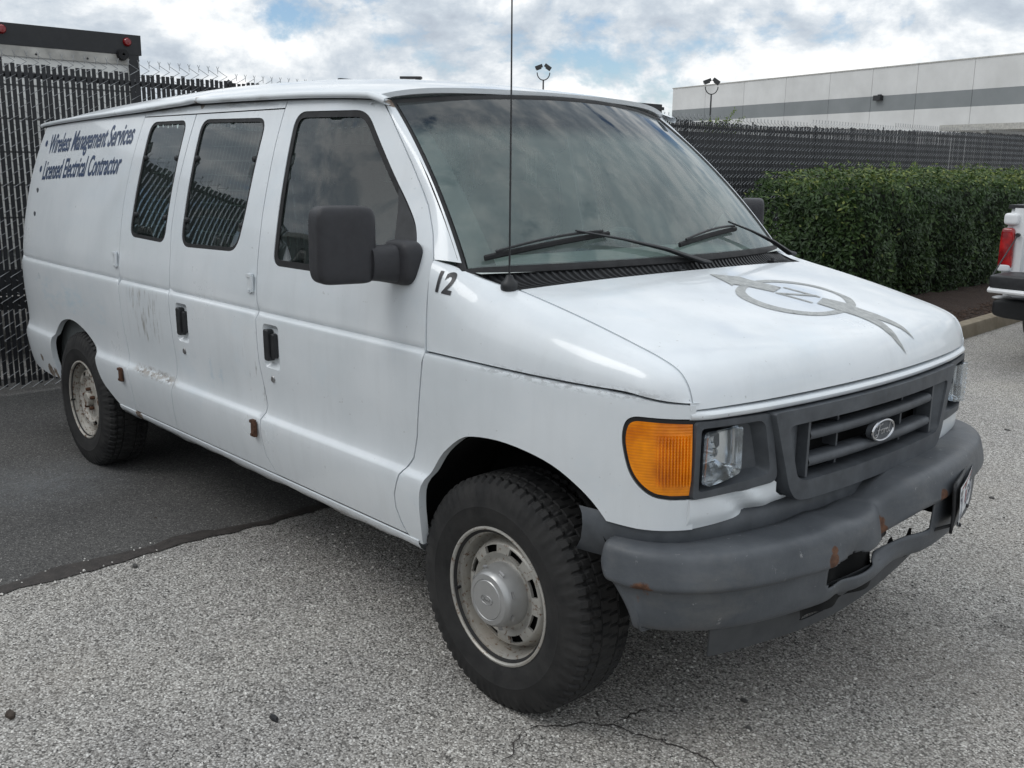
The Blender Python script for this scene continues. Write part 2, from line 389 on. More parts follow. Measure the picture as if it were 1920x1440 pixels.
def text_mesh(body,size=1.0,shear=0.0,bold=0.0,res=4,align='LEFT',extrude=0.0,space=1.0):
    cu=bpy.data.curves.new('lettering','FONT'); cu.body=body; cu.size=size; cu.shear=shear; cu.offset=bold; cu.resolution_u=res; cu.align_x=align; cu.extrude=extrude; cu.space_character=space
    ob=bpy.data.objects.new('lettering',cu); col.objects.link(ob)
    bpy.context.view_layer.update()
    me=bpy.data.meshes.new_from_object(ob.evaluated_get(bpy.context.evaluated_depsgraph_get())); bpy.data.objects.remove(ob); bpy.data.curves.remove(cu)
    return me
def chop(me,maxlen):
    bm=bmesh.new(); bm.from_mesh(me); bmesh.ops.triangulate(bm,faces=bm.faces)
    for _ in range(6):
        es=[e for e in bm.edges if e.calc_length()>maxlen]
        if not es: break
        bmesh.ops.subdivide_edges(bm,edges=es,cuts=1); bmesh.ops.triangulate(bm,faces=bm.faces)
    bm.to_mesh(me); bm.free(); return me
def lay(me,fn):
    for v in me.vertices: v.co=fn(v.co.x,v.co.y)
    me.update(); return me

def rbox(c,hx,hy,hz,e=.30,n=14,skew=None):
    rows=[]
    sp=lambda v,p_:math.copysign(abs(v)**p_,v)
    for i in range(2*n+1):
        ph=-math.pi/2+math.pi*i/(2*n); row=[]
        for k in range(4*n):
            th=2*math.pi*k/(4*n)
            q=[hx*sp(math.cos(ph),e)*sp(math.cos(th),e),hy*sp(math.cos(ph),e)*sp(math.sin(th),e),hz*sp(math.sin(ph),e)]
            if skew: q=skew(*q)
            row.append((c[0]+q[0],c[1]+q[1],c[2]+q[2]))
        rows.append(row)
    return MB().grid(rows,closed_v=True)
# ------------------------------------------------------------------ surfaces of the van body
def pchip(P):
    P=sorted(P); xs=[a for a,b in P]; ys=[b for a,b in P]; n=len(xs)
    h=[xs[i+1]-xs[i] for i in range(n-1)]; d=[(ys[i+1]-ys[i])/h[i] for i in range(n-1)]
    m=[0.0]*n
    for i in range(1,n-1):
        if d[i-1]*d[i]>0:
            w1=2*h[i]+h[i-1]; w2=h[i]+2*h[i-1]; m[i]=(w1+w2)/(w1/d[i-1]+w2/d[i])
    m[0]=d[0]; m[-1]=d[-1]
    def f(x):
        if x<=xs[0]: return ys[0]+m[0]*(x-xs[0])
        if x>=xs[-1]: return ys[-1]+m[-1]*(x-xs[-1])
        lo,hi=0,n-1
        while hi-lo>1:
            k=(lo+hi)//2
            if xs[k]<=x: lo=k
            else: hi=k
        t=(x-xs[lo])/h[lo]; t2=t*t; t3=t2*t
        return (2*t3-3*t2+1)*ys[lo]+(t3-2*t2+t)*h[lo]*m[lo]+(-2*t3+3*t2)*ys[lo+1]+(t3-t2)*h[lo]*m[lo+1]
    return f
def sstep(a,b,x):
    t=max(0.0,min(1.0,(x-a)/(b-a))); return t*t*(3-2*t)
# half width of the body against height
sec=pchip([(.30,.925),(.36,.942),(.42,.960),(.48,.977),(.55,.992),(.61,1.002),(.655,1.0065),(.686,1.0045),(.708,.985),(.740,.981),
 (.82,.985),(.90,.992),(1.0,.9965),(1.08,.997),(1.105,.9955),(1.114,.9925),(1.1205,.983),(1.1255,.977),(1.130,.981),(1.135,.9845),(1.16,.984),(1.3,.966),(1.5,.927),(1.7,.876),(1.85,.830),(1.93,.802),(1.97,.786)])
# half plan of the nose: distance along the body side against (x, y)
PLAN=[(-.60,1.0),(-.33,1.0),(0,.999),(.15,.994),(.30,.981),(.42,.961),(.50,.940),(.555,.913),(.597,.872),(.628,.82),(.660,.70),(.685,.567),(.711,.33),(.722,.15),(.725,0)]
_s=[0.0]
for _i in range(1,len(PLAN)): _s.append(_s[-1]+math.hypot(PLAN[_i][0]-PLAN[_i-1][0],PLAN[_i][1]-PLAN[_i-1][1]))
_s=[v-.60 for v in _s]            # so that s = x along the straight part
plx=pchip([(s,a) for s,(a,b) in zip(_s,PLAN)]); ply=pchip([(s,b) for s,(a,b) in zip(_s,PLAN)])
S_BEZ=_s[9]
front=pchip([(y,x) for x,y in PLAN[9:]][::-1] and sorted([(b,a) for a,b in PLAN[7:]]))   # x of the nose against |y|
rear_taper=pchip([(-4.46,.955),(-4.40,.968),(-4.30,.981),(-4.0,.992),(-3.5,.999),(-3.0,1.0),(0,1.0)])
def nar(x,z):      # the greenhouse narrows towards the windscreen
    return .052*sstep(-1.15,-.42,x)*sstep(1.28,1.62,z)
def side(s,z,d=0.0):
    """right-hand body side (y<0); s = x behind the nose, arc length round it; d = depth inwards"""
    if s<-.60: x,y=s,rear_taper(s)
    else: x,y=plx(s),ply(s)
    y=y*sec(z)-nar(x,z)
    if d:
        e=.01; x2,y2=(s+e,rear_taper(s+e)) if s<-.65 else (plx(s+e),ply(s+e))
        y2=y2*sec(z)-nar(x2,z); tx,ty=x2-x,y2-y; L=math.hypot(tx,ty) or 1
        x-= d*(-ty/L); y-= d*(tx/L)
    return (x,-y,z)
# hood: profile at its side seam, run forward and over the nose
HP=[(-.054,1.334),(.09,1.306),(.23,1.276),(.415,1.231),(.52,1.202),(.575,1.178),(.606,1.143),(.620,1.108),(.6255,1.081)]
_h=[0.0]
for _i in range(1,len(HP)): _h.append(_h[-1]+math.hypot(HP[_i][0]-HP[_i-1][0],HP[_i][1]-HP[_i-1][1]))
_h=[v/_h[-1] for v in _h]
hpx=pchip([(a,b[0]) for a,b in zip(_h,HP)]); hpz=pchip([(a,b[1]) for a,b in zip(_h,HP)])
HOOD_BOW=.06; HOOD_CROWN=.020
def hood(s,y,d=0.0):
    t=min(1.0,abs(y)/.83); xr=-.054+HOOD_BOW*(1-t*t)
    x0=hpx(s); k=(x0+.054)/(.6255+.054)
    x=xr+k*(front(t*.83)-.0025-xr)
    c=(1-t**2.4)*HOOD_CROWN*(1-.75*sstep(.80,1.0,s))
    edge=.010*sstep(.90,1.0,t)
    return (x,y,hpz(s)+c-d-edge*0)
# windscreen: v 0 bottom, 1 top; y fraction w -1..1
WB=.20; WT=.15
def screen(w,v,d=0.0):
    a=1-w*w
    bx,by,bz=-.25+WB*a,.885*w,1.378+.012*a
    tx,ty,tz=-.82+WT*a,.745*w,1.925+.040*a
    x=bx+(tx-bx)*v; y=by+(ty-by)*v; z=bz+(tz-bz)*v
    b=.030*4*v*(1-v)
    return (x+b*.69-d*.69, y, z+b*.72-d*.72)
rail_z=pchip([(-4.40,1.900),(-4.25,1.912),(-2.83,1.957),(-2.2,1.974),(-1.45,1.968),(-1.0,1.955),(-.76,1.940),(-.70,1.935)])
roof_c=pchip([(-4.42,1.955),(-4.3,1.985),(-4.0,2.025),(-3.2,2.070),(-2.4,2.086),(-1.7,2.078),(-1.2,2.050),(-.9,2.020),(-.66,1.985)])
def roof(u,w,d=0.0):
    """u 0 at the rear, 1 at the windscreen; w -1..1 across"""
    n=abs(w); xf=-.835+.152*(1-w*w); x=-4.42+u*(xf+4.42)
    y=.800*w*rear_taper(x); z0=rail_z(x); zc=roof_c(x)
    z=z0+(zc-z0)*(1-.55*n**2-.45*n**7)
    return (x,y,z-d)

# ------------------------------------------------------------------ ground
def struct(o): o['kind']='structure'; return o
m=Mat('chip_seal_gravel')
v1=m.voro(160,out='Color'); sepc=m.node('ShaderNodeSeparateColor'); m.l.new(v1,sepc.inputs[0])
d1=m.voro(160,'F1'); v2=m.voro(62,out='Color'); sep2=m.node('ShaderNodeSeparateColor'); m.l.new(v2,sep2.inputs[0])
c=m.ramp(sepc.outputs[0],[(.0,(.045,.042,.038)),(.14,(.20,.19,.175)),(.42,(.395,.375,.348)),(.72,(.56,.538,.505)),(.90,(.70,.68,.64)),(1.0,(.95,.93,.89))])
c2=m.ramp(sep2.outputs[0],[(.0,(.05,.05,.05)),(.06,(.20,.195,.19)),(.5,(.27,.265,.255)),(.92,(.36,.35,.335)),(.97,(.62,.61,.59))])
c=m.mix(.16,c,c2)
patch=m.noise(.75,5,.6); c=m.mix(1.0,c,m.ramp(patch,[(.3,(.84,.84,.85)),(.7,(1.12,1.11,1.08))]),'MULTIPLY')
stain=m.ramp(m.noise(1.3,7,.72),[(.56,0.0),(.76,.45)]); c=m.mix(stain,c,(.15,.14,.13))
dust=m.ramp(m.noise(.6,5,.6,m.mapped((1,1,1),(5,5,0))),[(.52,0.0),(.72,.35)]); c=m.mix(dust,c,(.40,.36,.31))
oil=m.spots([(.75,-1.65,0,.10),(1.05,-1.2,0,.07),(-.2,-1.9,0,.09),(1.4,-.6,0,.16),(-.9,-1.5,0,.08),(.9,.9,0,.2),(-.2,2.6,0,.25)]); c=m.mix(m.math('MULTIPLY',oil,.28),c,(.06,.057,.055))
crev=m.ramp(d1,[(.30,1.0),(.80,.55)]); c=m.mix(1.0,c,crev,'MULTIPLY')
m.set(base=c,rough=.88,spec=.25); m.bump(m.math('SUBTRACT',1.0,m.math('ADD',d1,m.math('MULTIPLY',m.voro(62,'F1'),.6))),.55,.006); MT['gravel']=m.m
m=Mat('dark_new_asphalt')
v1=m.voro(170,out='Color'); sepc=m.node('ShaderNodeSeparateColor'); m.l.new(v1,sepc.inputs[0]); d1=m.voro(170,'F1')
c=m.ramp(sepc.outputs[0],[(.0,(.042,.041,.041)),(.5,(.088,.086,.083)),(.93,(.125,.122,.117)),(1.0,(.24,.235,.225))])
c=m.mix(1.0,c,m.ramp(m.noise(.9,5,.6),[(.3,(.80,.80,.81)),(.7,(1.18,1.17,1.15))]),'MULTIPLY')
dd=m.node('ShaderNodeVectorMath',operation='DISTANCE'); m.l.new(m.coord(),dd.inputs[0]); dd.inputs[1].default_value=(-3.30,-1.28,0)
sp=m.math('MULTIPLY',m.ramp(dd.outputs['Value'],[(.0,1.0),(.55,0.0)]),m.ramp(m.noise(9,6,.7),[(.35,.2),(.65,1.0)])); c=m.mix(m.math('MULTIPLY',sp,.45),c,(.20,.215,.23))
m.set(base=c,rough=.85,spec=.3); m.bump(d1,.5,.004); MT['asphalt']=m.m
m=Mat('tar_seam'); c=m.ramp(m.noise(25,6,.7),[(.3,(.022,.019,.017)),(.7,(.058,.049,.044))]); m.set(base=c,rough=.7); m.bump(m.noise(80,4),.5,.006); MT['tar']=m.m
m=Mat('kerb_concrete'); c=m.ramp(m.noise(6,6,.65),[(.3,(.20,.165,.115)),(.7,(.31,.265,.20))]); m.set(base=c,rough=.9); m.bump(m.noise(70,5),.4,.006); MT['kerb']=m.m
m=Mat('bark_mulch'); c=m.ramp(m.noise(28,7,.75),[(.3,(.014,.009,.007)),(.55,(.045,.026,.018)),(.75,(.10,.062,.045))]); m.set(base=c,rough=.95); m.bump(m.noise(35,6,.75),.9,.03); MT['mulch']=m.m
struct(MB().grid([[(x,y,0) for y in(-150,-40,-10,-3,0,3,10,40,160)] for x in(-160,-40,-10,-3,0,3,10,40,120)]).build('ground',MT['gravel'],smooth=0))
# newer asphalt apron behind the seam, its edge slightly ragged
edge=[]
y=-14.0
while y<5.2:
    edge.append((-1.965+.018*math.sin(y*2.1)+.010*math.sin(y*7.3)+random.uniform(-.008,.008)+.018*(y+1)*0,y)); y+=.06
struct(MB().poly([(x,y,.004) for x,y in edge]+[(-6.2,5.2,.004),(-6.2,-14,.004)]).build('asphalt_apron',MT['asphalt'],smooth=0))
rows=[]
for i,(x,y) in enumerate(edge):
    w=.065+.028*math.sin(y*3.1)+.015*math.sin(y*11)+random.uniform(-.012,.012)
    rows.append([(x-w*.9,y,.0075),(x-.01,y,.0085),(x+.012+random.uniform(0,.022),y,.0045)])
struct(MB().grid(rows).build('tar_seam',MT['tar'],smooth=60))
# cracks in the old surface near the front wheel
def crack(P,w):
    mb=MB(); rows=[]; Q=dens(P,.022,closed=False)
    for i,(x,y) in enumerate(Q):
        a,b=Q[max(0,i-1)],Q[min(len(Q)-1,i+1)]; tx,ty=b[0]-a[0],b[1]-a[1]; L=math.hypot(tx,ty) or 1; ww=w*random.uniform(.4,1.2)*min(1,i/3+.15,(len(Q)-1-i)/3+.15)
        jx,jy=random.uniform(-.007,.007),random.uniform(-.007,.007)
        rows.append([(x+jx-ty/L*ww,y+jy+tx/L*ww,.004),(x+jx+ty/L*ww,y+jy-tx/L*ww,.004)])
    return mb.grid(rows).build('pavement_crack',MT['tar'],smooth=0,kind='structure')
CRK=[[(.17,-.997),(.186,-.944),(.235,-.90),(.27,-.83),(.325,-.776),(.36,-.765),(.399,-.76),(.45,-.735),(.512,-.719),(.56,-.71),(.611,-.692),(.677,-.703),(.78,-.69),(.86,-.72)],[(.18,-.995),(.19,-1.03),(.196,-1.056),(.22,-1.08),(.245,-1.107),(.25,-1.16)],[(.325,-.776),(.34,-.72),(.33,-.67),(.36,-.60)]]
for P_ in CRK: crack(P_,.0032)
# loose chips lying on the surface
def chips(n,xr,yr,size,mat,name,seed,zz=.0):
    rnd=random.Random(seed); mb=MB()
    for _ in range(n):
        x,y=rnd.uniform(*xr),rnd.uniform(*yr)
        if x<-1.95 and mat is not MT['mulch_chip']: zb=.004
        else: zb=zz
        s=size*rnd.uniform(.5,1.5); a=rnd.uniform(0,6.28); e=rnd.uniform(.5,.9); h=s*rnd.uniform(.3,.6); o=len(mb.v)
        for k in range(5):
            t=a+2*math.pi*k/5+rnd.uniform(-.3,.3); mb.v.append((x+s*math.cos(t),y+s*e*math.sin(t),zb-.001))
        for k in range(4):
            t=a+2*math.pi*k/4; mb.v.append((x+s*.6*math.cos(t),y+s*.6*e*math.sin(t),zb+h))
        mb.f.append((o+5,o+6,o+7,o+8))
        for k in range(4): mb.f.append((o+k,o+(k+1)%5,o+5+(k+1)%4,o+5+k))
        mb.f.append((o+4,o,o+5,o+8))
    o=mb.build(name,mat,smooth=0,fix=False); o['kind']='stuff'; return o
MT['chip_pale']=plain('pale_stone_chip',(.68,.66,.62),.8,var=.3,scale=9); MT['chip_dark']=plain('dark_stone_chip',(.075,.073,.070),.8,var=.5,scale=9); MT['chip_mid']=plain('grey_stone_chip',(.27,.262,.25),.85,var=.4,scale=9)
MT['mulch_chip']=plain('mulch_chip',(.055,.034,.024),.9,var=.7,scale=12)
tag(chips(5200,(-1.7,2.6),(-2.9,2.2),.0055,MT['chip_pale'],'pale_gravel',1),'loose pale stone chips scattered on the grey lot surface','gravel')
tag(chips(3000,(-1.7,2.6),(-2.9,1.2),.0050,MT['chip_mid'],'grey_gravel',2),'loose grey stone chips scattered on the lot surface','gravel')
tag(chips(3000,(-1.8,2.6),(-2.9,2.2),.0050,MT['chip_dark'],'dark_gravel',3),'loose dark stone chips scattered on the lot surface','gravel')
# crumbs along the tar seam
tag(chips(110,(-2.08,-1.86),(-2.6,-1.2),.007,MT['chip_pale'],'seam_crumbs',5,.006),'pale crumbs lying along the dark tar seam','gravel')
# bits of litter
def shard(name,label,x,y,s,mat,h,cat,seed):
    rnd=random.Random(seed); n=6; a0=rnd.uniform(0,6); base=[(x+s*rnd.uniform(.7,1.2)*math.cos(a0+2*math.pi*k/n),y+s*.55*rnd.uniform(.7,1.2)*math.sin(a0+2*math.pi*k/n)) for k in range(n)]
    mb=MB(); mb.grid([[(a,b,.001) for a,b in base],[(a,b,h*rnd.uniform(.5,1)) for a,b in base],[(x+(a-x)*.75,y+(b-y)*.75,h) for a,b in base]],closed_v=True); mb.poly([(x+(a-x)*.75,y+(b-y)*.75,h) for a,b in base])
    return tag(mb.build(name,mat,smooth=20),label,cat)
MT['bark']=plain('bark_brown',(.05,.038,.03),.9,var=.5,scale=60,bump=.5)

LITTER=[('plastic_shard','black plastic shard on the gravel left of the front wheel',-0.393,-1.541,0.022,'black',0.012,'shard'),
 ('bark_piece','brown bark piece on the ground at the lower left corner',-0.952,-2.146,0.030,'bark',0.014,'bark'),
 ('pebble','dark pebble beside the tar seam',-1.857,-1.378,0.020,'chip_dark',0.012,'stone'),
 ('pebble','black pebble on the gravel below the air dam',0.527,-0.335,0.014,'chip_dark',0.010,'stone'),
 ('pebble','black pebble near the crack at the bottom edge',0.633,-0.464,0.012,'chip_dark',0.010,'stone'),
 ('pebble','dark pebble on the lot right of the grille, farthest away',-0.327,3.998,0.018,'chip_dark',0.010,'stone'),
 ('pebble','dark pebble on the lot right of the number plate',0.205,2.433,0.018,'chip_dark',0.010,'stone'),
 ('twig','small dark twig on the dark asphalt',-2.379,-1.061,0.012,'bark',0.006,'twig'),
 ]
for i_,(n_,l_,x_,y_,s_,m_,h_,c_) in enumerate(LITTER): shard(n_,l_,x_,y_,s_,MT[m_],h_,c_,100+i_)

# ------------------------------------------------------------------ chain-link fence with privacy slats, across the tail of the van
MT['slat']=plain('black_fence_slat',(.010,.011,.0135),.45,0,.45,.35,5)
MT['wire']=plain('galvanised_wire',(.31,.32,.33),.42,.75,.5,.25,9)
MT['post']=plain('black_fence_post',(.018,.019,.021),.5)
FX=-5.60; PITCH=.0405
top_z=pchip([(-4,2.36),(-.7,2.37),(1.5,2.345),(4,2.31),(8.2,2.285),(9,2.29),(10.7,2.32),(13,2.36),(16.3,2.42),(22,2.46)])
fence=thing('slatted_fence','tall chain-link fence with black privacy slats running behind the van and hedge','fence',(FX,0,0))
SL=MB().box((0,0,0),(.006,.0275,1.0)).mesh('slat',MT['slat'],0)
rnd=random.Random(5)
ys=[]; y=-2.9
while y<21.5: ys.append(y); y+=PITCH
vis=[y for y in ys if -1.35<y<1.9]; vis+= [y for y in ys if 8.0<y<17.0][:300-len(vis)]
visset=set(vis); rest=MB()
for y in ys:
    t=top_z(y)+rnd.uniform(-.014,.010)+(.03 if rnd.random()<.04 else 0); b=.06+rnd.uniform(0,.03)
    if y in visset:
        o=link('slat',SL,fence,loc=(rnd.uniform(-.002,.002),y+rnd.uniform(-.002,.002),(t+b)/2),rot=(rnd.uniform(-.004,.004),0,rnd.uniform(-.06,.06))); o.scale=(1,1,t-b)
    else: rest.box((rnd.uniform(-.002,.002),y,(t+b)/2),(.006,.0275,t-b))
o=rest.build('slat_row',MT['slat'],fence,smooth=0,fix=False); o['kind']='stuff'
# woven wire: each strand zig-zags between neighbouring columns, one diagonal in front of the slats, one behind
def weave(y0,y1,fx=0.0,tops=top_z,n=4,r=.0021,step=.046):
    mb=MB(); y=y0
    while y<y1:
        t=tops(y)+.035; z=.04; k=0; pts=[]
        while z<t:
            a,b=(y-PITCH,y+PITCH) if k%2==0 else (y+PITCH,y-PITCH); dx=.0075 if k%2==0 else -.0075
            pts+= [(fx+dx,a+(b-a)*.03,z+step*.03),(fx+dx,a+(b-a)*.97,z+step*.97)]
            z+=step; k+=1
        yc=b; pts.append((fx,yc,z)); mb.tube(pts,r,n,caps=False)
        # twisted barb: two short prongs
        mb.tube([(fx,yc,z-.03),(fx,yc,z+.004),(fx,yc-.010,z+.026)],r,n); mb.tube([(fx,yc,z-.03),(fx+.002,yc,z+.004),(fx+.002,yc+.010,z+.026)],r,n)
        y+=2*PITCH
    return mb
wm=weave(-2.6,2.6); w2=weave(2.6+PITCH*.6,18.5,n=3,r=.0024)
o=len(wm.v); wm.v+=w2.v; wm.f+=[tuple(i+o for i in f) for f in w2.f]
wv=wm.build('wire_mesh',MT['wire'],fence,smooth=60,fix=False); wv['kind']='stuff'
for y in(-1.9,1.12,4.15,7.2,10.2,13.2,16.2,19.2):
    MB().tube([(-.045,y,0),(-.045,y,top_z(y)-.03)],.030,10).lathe([(.034,top_z(y)-.03),(.034,top_z(y)-.01),(.001,top_z(y)+.02)],10,'z',(-.045,y,0)).build('post',MT['post'],fence)
rl=MB(); rl.tube([(-.035,y,top_z(y)-.075) for y in[-2.9+.6*k for k in range(41)]],.021,8); rl.build('top_rail',MT['post'],fence)
# ------------------------------------------------------------------ box truck behind the fence
MT['truck_white']=plain('dirty_truck_white',(.74,.74,.71),.5,0,.4,.22,3)
MT['truck_alu']=plain('aluminium_trim',(.42,.41,.38),.5,.3,.4,.25,8)
MT['truck_black']=plain('truck_black',(.016,.017,.019),.5)
bt_=thing('box_truck','box truck with black tail frame, white shutter and red marker lamps behind the fence','truck',(-6.9,-.55,0))
y0,y1,zt=-1.5,1.45,2.79
fr=MB(); fr.box((0,0,zt-.085),(.06,y1-y0,.17)); fr.box((0,y1-.045,1.704),(.058,.09,1.828)); fr.box((0,y0+.045,1.704),(.058,.09,1.828)); fr.box((0,0,.72),(.08,y1-y0,.14)); fr.build('tail_frame',MT['truck_black'],bt_)
MB().box((-2.6,0,1.72),(5.1,y1-y0-.04,2.10)).build('cargo_box',MT['truck_white'],bt_)
MB().box((.01,0,zt-.215),(.03,y1-y0-.2,.085)).build('header_trim',MT['truck_alu'],bt_)
for k in range(6): MB().box((.0,0,2.44-.27*k),(.025,y1-y0-.22,.255)).build('shutter_slat',MT['truck_white'],bt_)
for y in(.325,1.35,-.7): MB().lathe([(.0005,.030),(.026,.028),(.036,.014),(.038,0)],18,'x',(.03,y,2.735 if y<1 else 2.725)).build('marker_lamp',MT['red'],bt_)
MB().lathe([(.012,.05),(.045,.05),(.05,.02),(.05,0)],18,'x',(.02,1.30,2.615)).build('shutter_roller',MT['rubber'],bt_)
for k in range(6): MB().lathe([(.0005,.02),(.009,.018),(.010,0)],8,'x',(.01,-1.1+.42*k,2.56)).build('rivet',MT['truck_black'],bt_)
MB().box((-.9,0,.66),(1.9,.9,.16)).build('chassis',MT['truck_black'],bt_)
for y in(-.95,.95): MB().lathe([(.15,-.14),(.36,-.14),(.40,-.10),(.40,.10),(.36,.14),(.15,.14)],28,'y',(-1.1,y,.40)).build('wheel',MT['tyre'],bt_)
MB().box((-.05,0,.50),(.10,2.3,.10)).build('step_bumper',MT['truck_black'],bt_)
# second, dark trailer farther right behind the fence
tr=thing('dark_trailer','dark box trailer whose top corner shows over the van roof by the fence','trailer',(-9.0,7.6,0))
MB().box((0,0,1.76),(.06,6.44,2.02)).box((-2.4,0,1.76),(4.7,6.40,2.00)).build('trailer_body',MT['truck_black'],tr)
MB().box((.05,0,2.70),(.04,6.46,.05)).build('roof_rail',MT['truck_black'],tr)
for y in(-2.2,2.2): MB().lathe([(.15,-.14),(.40,-.12),(.40,.12),(.15,.14)],24,'y',(-1.6,y,.40)).build('wheel',MT['tyre'],tr)
MB().box((-2,0,.6),(3.8,1.0,.2)).build('chassis',MT['truck_black'],tr)
# grey trailers farther along, seen only as pale lines between slats
for (y,w,lab) in((17.2,12.4,'long grey trailer behind the far fence beyond the hedge'),):
    t2=thing('grey_trailer',lab,'trailer',(-9.5,y,0))
    MB().box((-1.3,0,1.42),(2.4,w,1.94)).build('trailer_body',plain('trailer_grey',(.085,.09,.095),.6),t2)
    for yy in(-1.2,1.2): MB().lathe([(.12,-.1),(.34,-.1),(.34,.1),(.12,.1)],20,'y',(-1.0,yy,.34)).build('wheel',MT['tyre'],t2)
# ------------------------------------------------------------------ warehouse
m=Mat('tilt_up_panel_white'); c=m.ramp(m.noise(.35,6,.6),[(.3,(.52,.52,.51)),(.7,(.66,.66,.65))]); m.set(base=c,rough=.85); m.bump(m.noise(6,5),.15,.02); MT['panel_w']=m.m
m=Mat('tilt_up_panel_grey'); c=m.ramp(m.noise(.35,6,.6),[(.3,(.185,.20,.205)),(.7,(.235,.25,.255))]); m.set(base=c,rough=.85); MT['panel_g']=m.m
MT['joint']=plain('panel_joint',(.22,.22,.22),.9)
wa=math.atan2(-9.0,33.7)
wh=thing('warehouse','long white tilt-up warehouse with a grey band, on the right skyline','warehouse',(-56.8,71.3,0),wa)
cuts=[0,4.7,9.7,14.6,19.25,23.3,27.2,31.6,36.2,41,46,51,56,61,66]
for a,b in zip(cuts[:-1],cuts[1:]):
    c0=(a+b)/2; w=b-a-.03
    p_=MB().box((c0,.10,7.85),(w,.24,1.90)).build('wall_panel',MT['panel_w'],wh)
    MB().box((c0,.10,6.375),(w,.236,1.05)).build('colour_band',MT['panel_g'],p_)
    MB().box((c0,.10,2.925),(w,.24,5.85)).build('wall_panel',MT['panel_w'],wh)
MB().box((33,.30,4.4),(66,.20,8.7)).build('joint_backing',MT['joint'],wh)
MB().box((33,15,4.38),(65.9,29.3,8.7)).build('hall',MT['panel_w'],wh)
MB().box((33,.10,8.82),(66.1,.34,.07)).build('coping',MT['truck_alu'],wh)
wl_=MB().box((24.1,-.18,6.75),(.62,.35,.34)); wl_.box((24.1,-.04,6.9),(.3,.1,.2)); wl_.build('wall_light',MT['truck_black'],wh)
MB().box((46,-2.2,4.35),(26,4.4,.35)).build('dock_canopy',MT['truck_alu'],wh)
for k in range(5): MB().box((36+5*k,-4.1,2.1),(.25,.25,4.2)).build('canopy_post',MT['truck_alu'],wh)
# ------------------------------------------------------------------ flood lights
MT['pole']=plain('dark_bronze_pole',(.030,.031,.033),.5)
def flood(label,x,y,zt,flip,k=1.0):
    t=thing('floodlight_pole',label,'lamp post',(x,y,0),R(47),'yard floodlight poles')
    MB().tube([(0,0,0),(0,0,zt-1.5*k)],[.11*k,.075*k],12).build('pole',MT['pole'],t)
    yk=MB(); yk.tube([(.62*k*math.cos(a),0,zt-.75*k+.75*k*math.sin(a)*(1 if math.sin(a)>0 else .95)) for a in[math.pi*1.0+math.pi*i/14 for i in range(15)]],.05*k,8); yk.build('yoke',MT['pole'],t)
    for sx,tl in((-.46,R(-20)),(.42,R(34))):
        hb=MB(); rm=Matrix.Rotation(tl,3,'Y'); hb.box((sx*k,0,zt-.22*k),(.72*k,.5*k,.30*k),rm)
        hb.box((sx*k,-.03,zt-.42*k),(.50*k,.38*k,.14*k),rm); hb.build('lamp_head',MT['pole'],t)
    return t
flood('twin-headed floodlight pole rising above the van roof',-42.7,41.0,7.75,False,.62)
flood('twin-headed floodlight pole in front of the white warehouse',-35.6,48.3,7.05,True,.62)
t=thing('area_light_pole','flat-headed area light just showing over the van roof','lamp post',(-47.7,35.2,0),R(40))
MB().tube([(0,0,0),(0,0,6.75)],[.11,.08],10).build('pole',MT['pole'],t); MB().box((-.35,0,6.85),(1.3,.42,.14)).box((.1,0,6.78),(.3,.3,.16)).build('lamp_head',MT['pole'],t)
# ------------------------------------------------------------------ planting bed, kerb, hedge
def kx(y): return -2.14-.07*(y-7.4)
ks=[5.9+.3*k for k in range(50)]
rows=[]
for y in ks:
    x=kx(y); rows.append([(x,y,0),(x-.018,y,.11),(x-.03,y,.135),(x-.06,y,.145),(x-.14,y,.147),(x-.17,y,.13),(x-.17,y,0)])
kb=MB().grid(rows); kb.poly(rows[0]); struct(kb.build('kerb',MT['kerb'],smooth=30))
rows=[]
for y in ks: rows.append([(kx(y)-.15+(-5.75-kx(y)+.15)*t,y,.105+.09*math.sin(t*3.1)+.012*math.sin(y*9+t*20)) for t in[i/14 for i in range(15)]])
mbm=MB().grid(rows); mbm.grid([[q for q in rows[0]],[Vector(q)-Vector((0,0,.25)) for q in rows[0]]]); struct(mbm.build('planting_bed',MT['mulch'],smooth=60))
tag(chips(1500,(-3.6,-2.3),(6.6,10.5),.020,MT['mulch_chip'],'mulch',11,.13),'dark bark mulch between the kerb and the hedge','mulch')
MT['leaf']=None
def leaf_mat(name,cols):
    m=Mat(name); oi=m.node('ShaderNodeObjectInfo'); at=m.node('ShaderNodeAttribute',attribute_name='tone'); at.attribute_type='GEOMETRY'
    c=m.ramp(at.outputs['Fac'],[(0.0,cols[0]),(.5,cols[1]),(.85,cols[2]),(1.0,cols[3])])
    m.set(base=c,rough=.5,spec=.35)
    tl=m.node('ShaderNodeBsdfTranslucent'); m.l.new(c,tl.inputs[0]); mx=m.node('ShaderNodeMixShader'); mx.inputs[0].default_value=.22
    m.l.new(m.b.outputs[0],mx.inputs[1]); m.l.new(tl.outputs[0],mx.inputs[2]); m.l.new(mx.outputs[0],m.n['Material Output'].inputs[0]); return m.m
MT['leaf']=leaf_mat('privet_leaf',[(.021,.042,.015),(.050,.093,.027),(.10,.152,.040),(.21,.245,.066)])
def leaves(mb,tone,pos,nrm,s,t,rnd):
    n=Vector(nrm).normalized(); a=n.orthogonal().normalized(); a=Matrix.Rotation(rnd.uniform(0,6.28),3,n)@a; b=n.cross(a); p_=Vector(pos); o=len(mb.v)
    mb.v+= [tuple(p_-a*s),tuple(p_-b*s*.45+n*s*.12),tuple(p_+a*s*1.1),tuple(p_+b*s*.45+n*s*.12)]
    mb.f+= [(o,o+1,o+2),(o,o+2,o+3)]; tone+= [t,t]
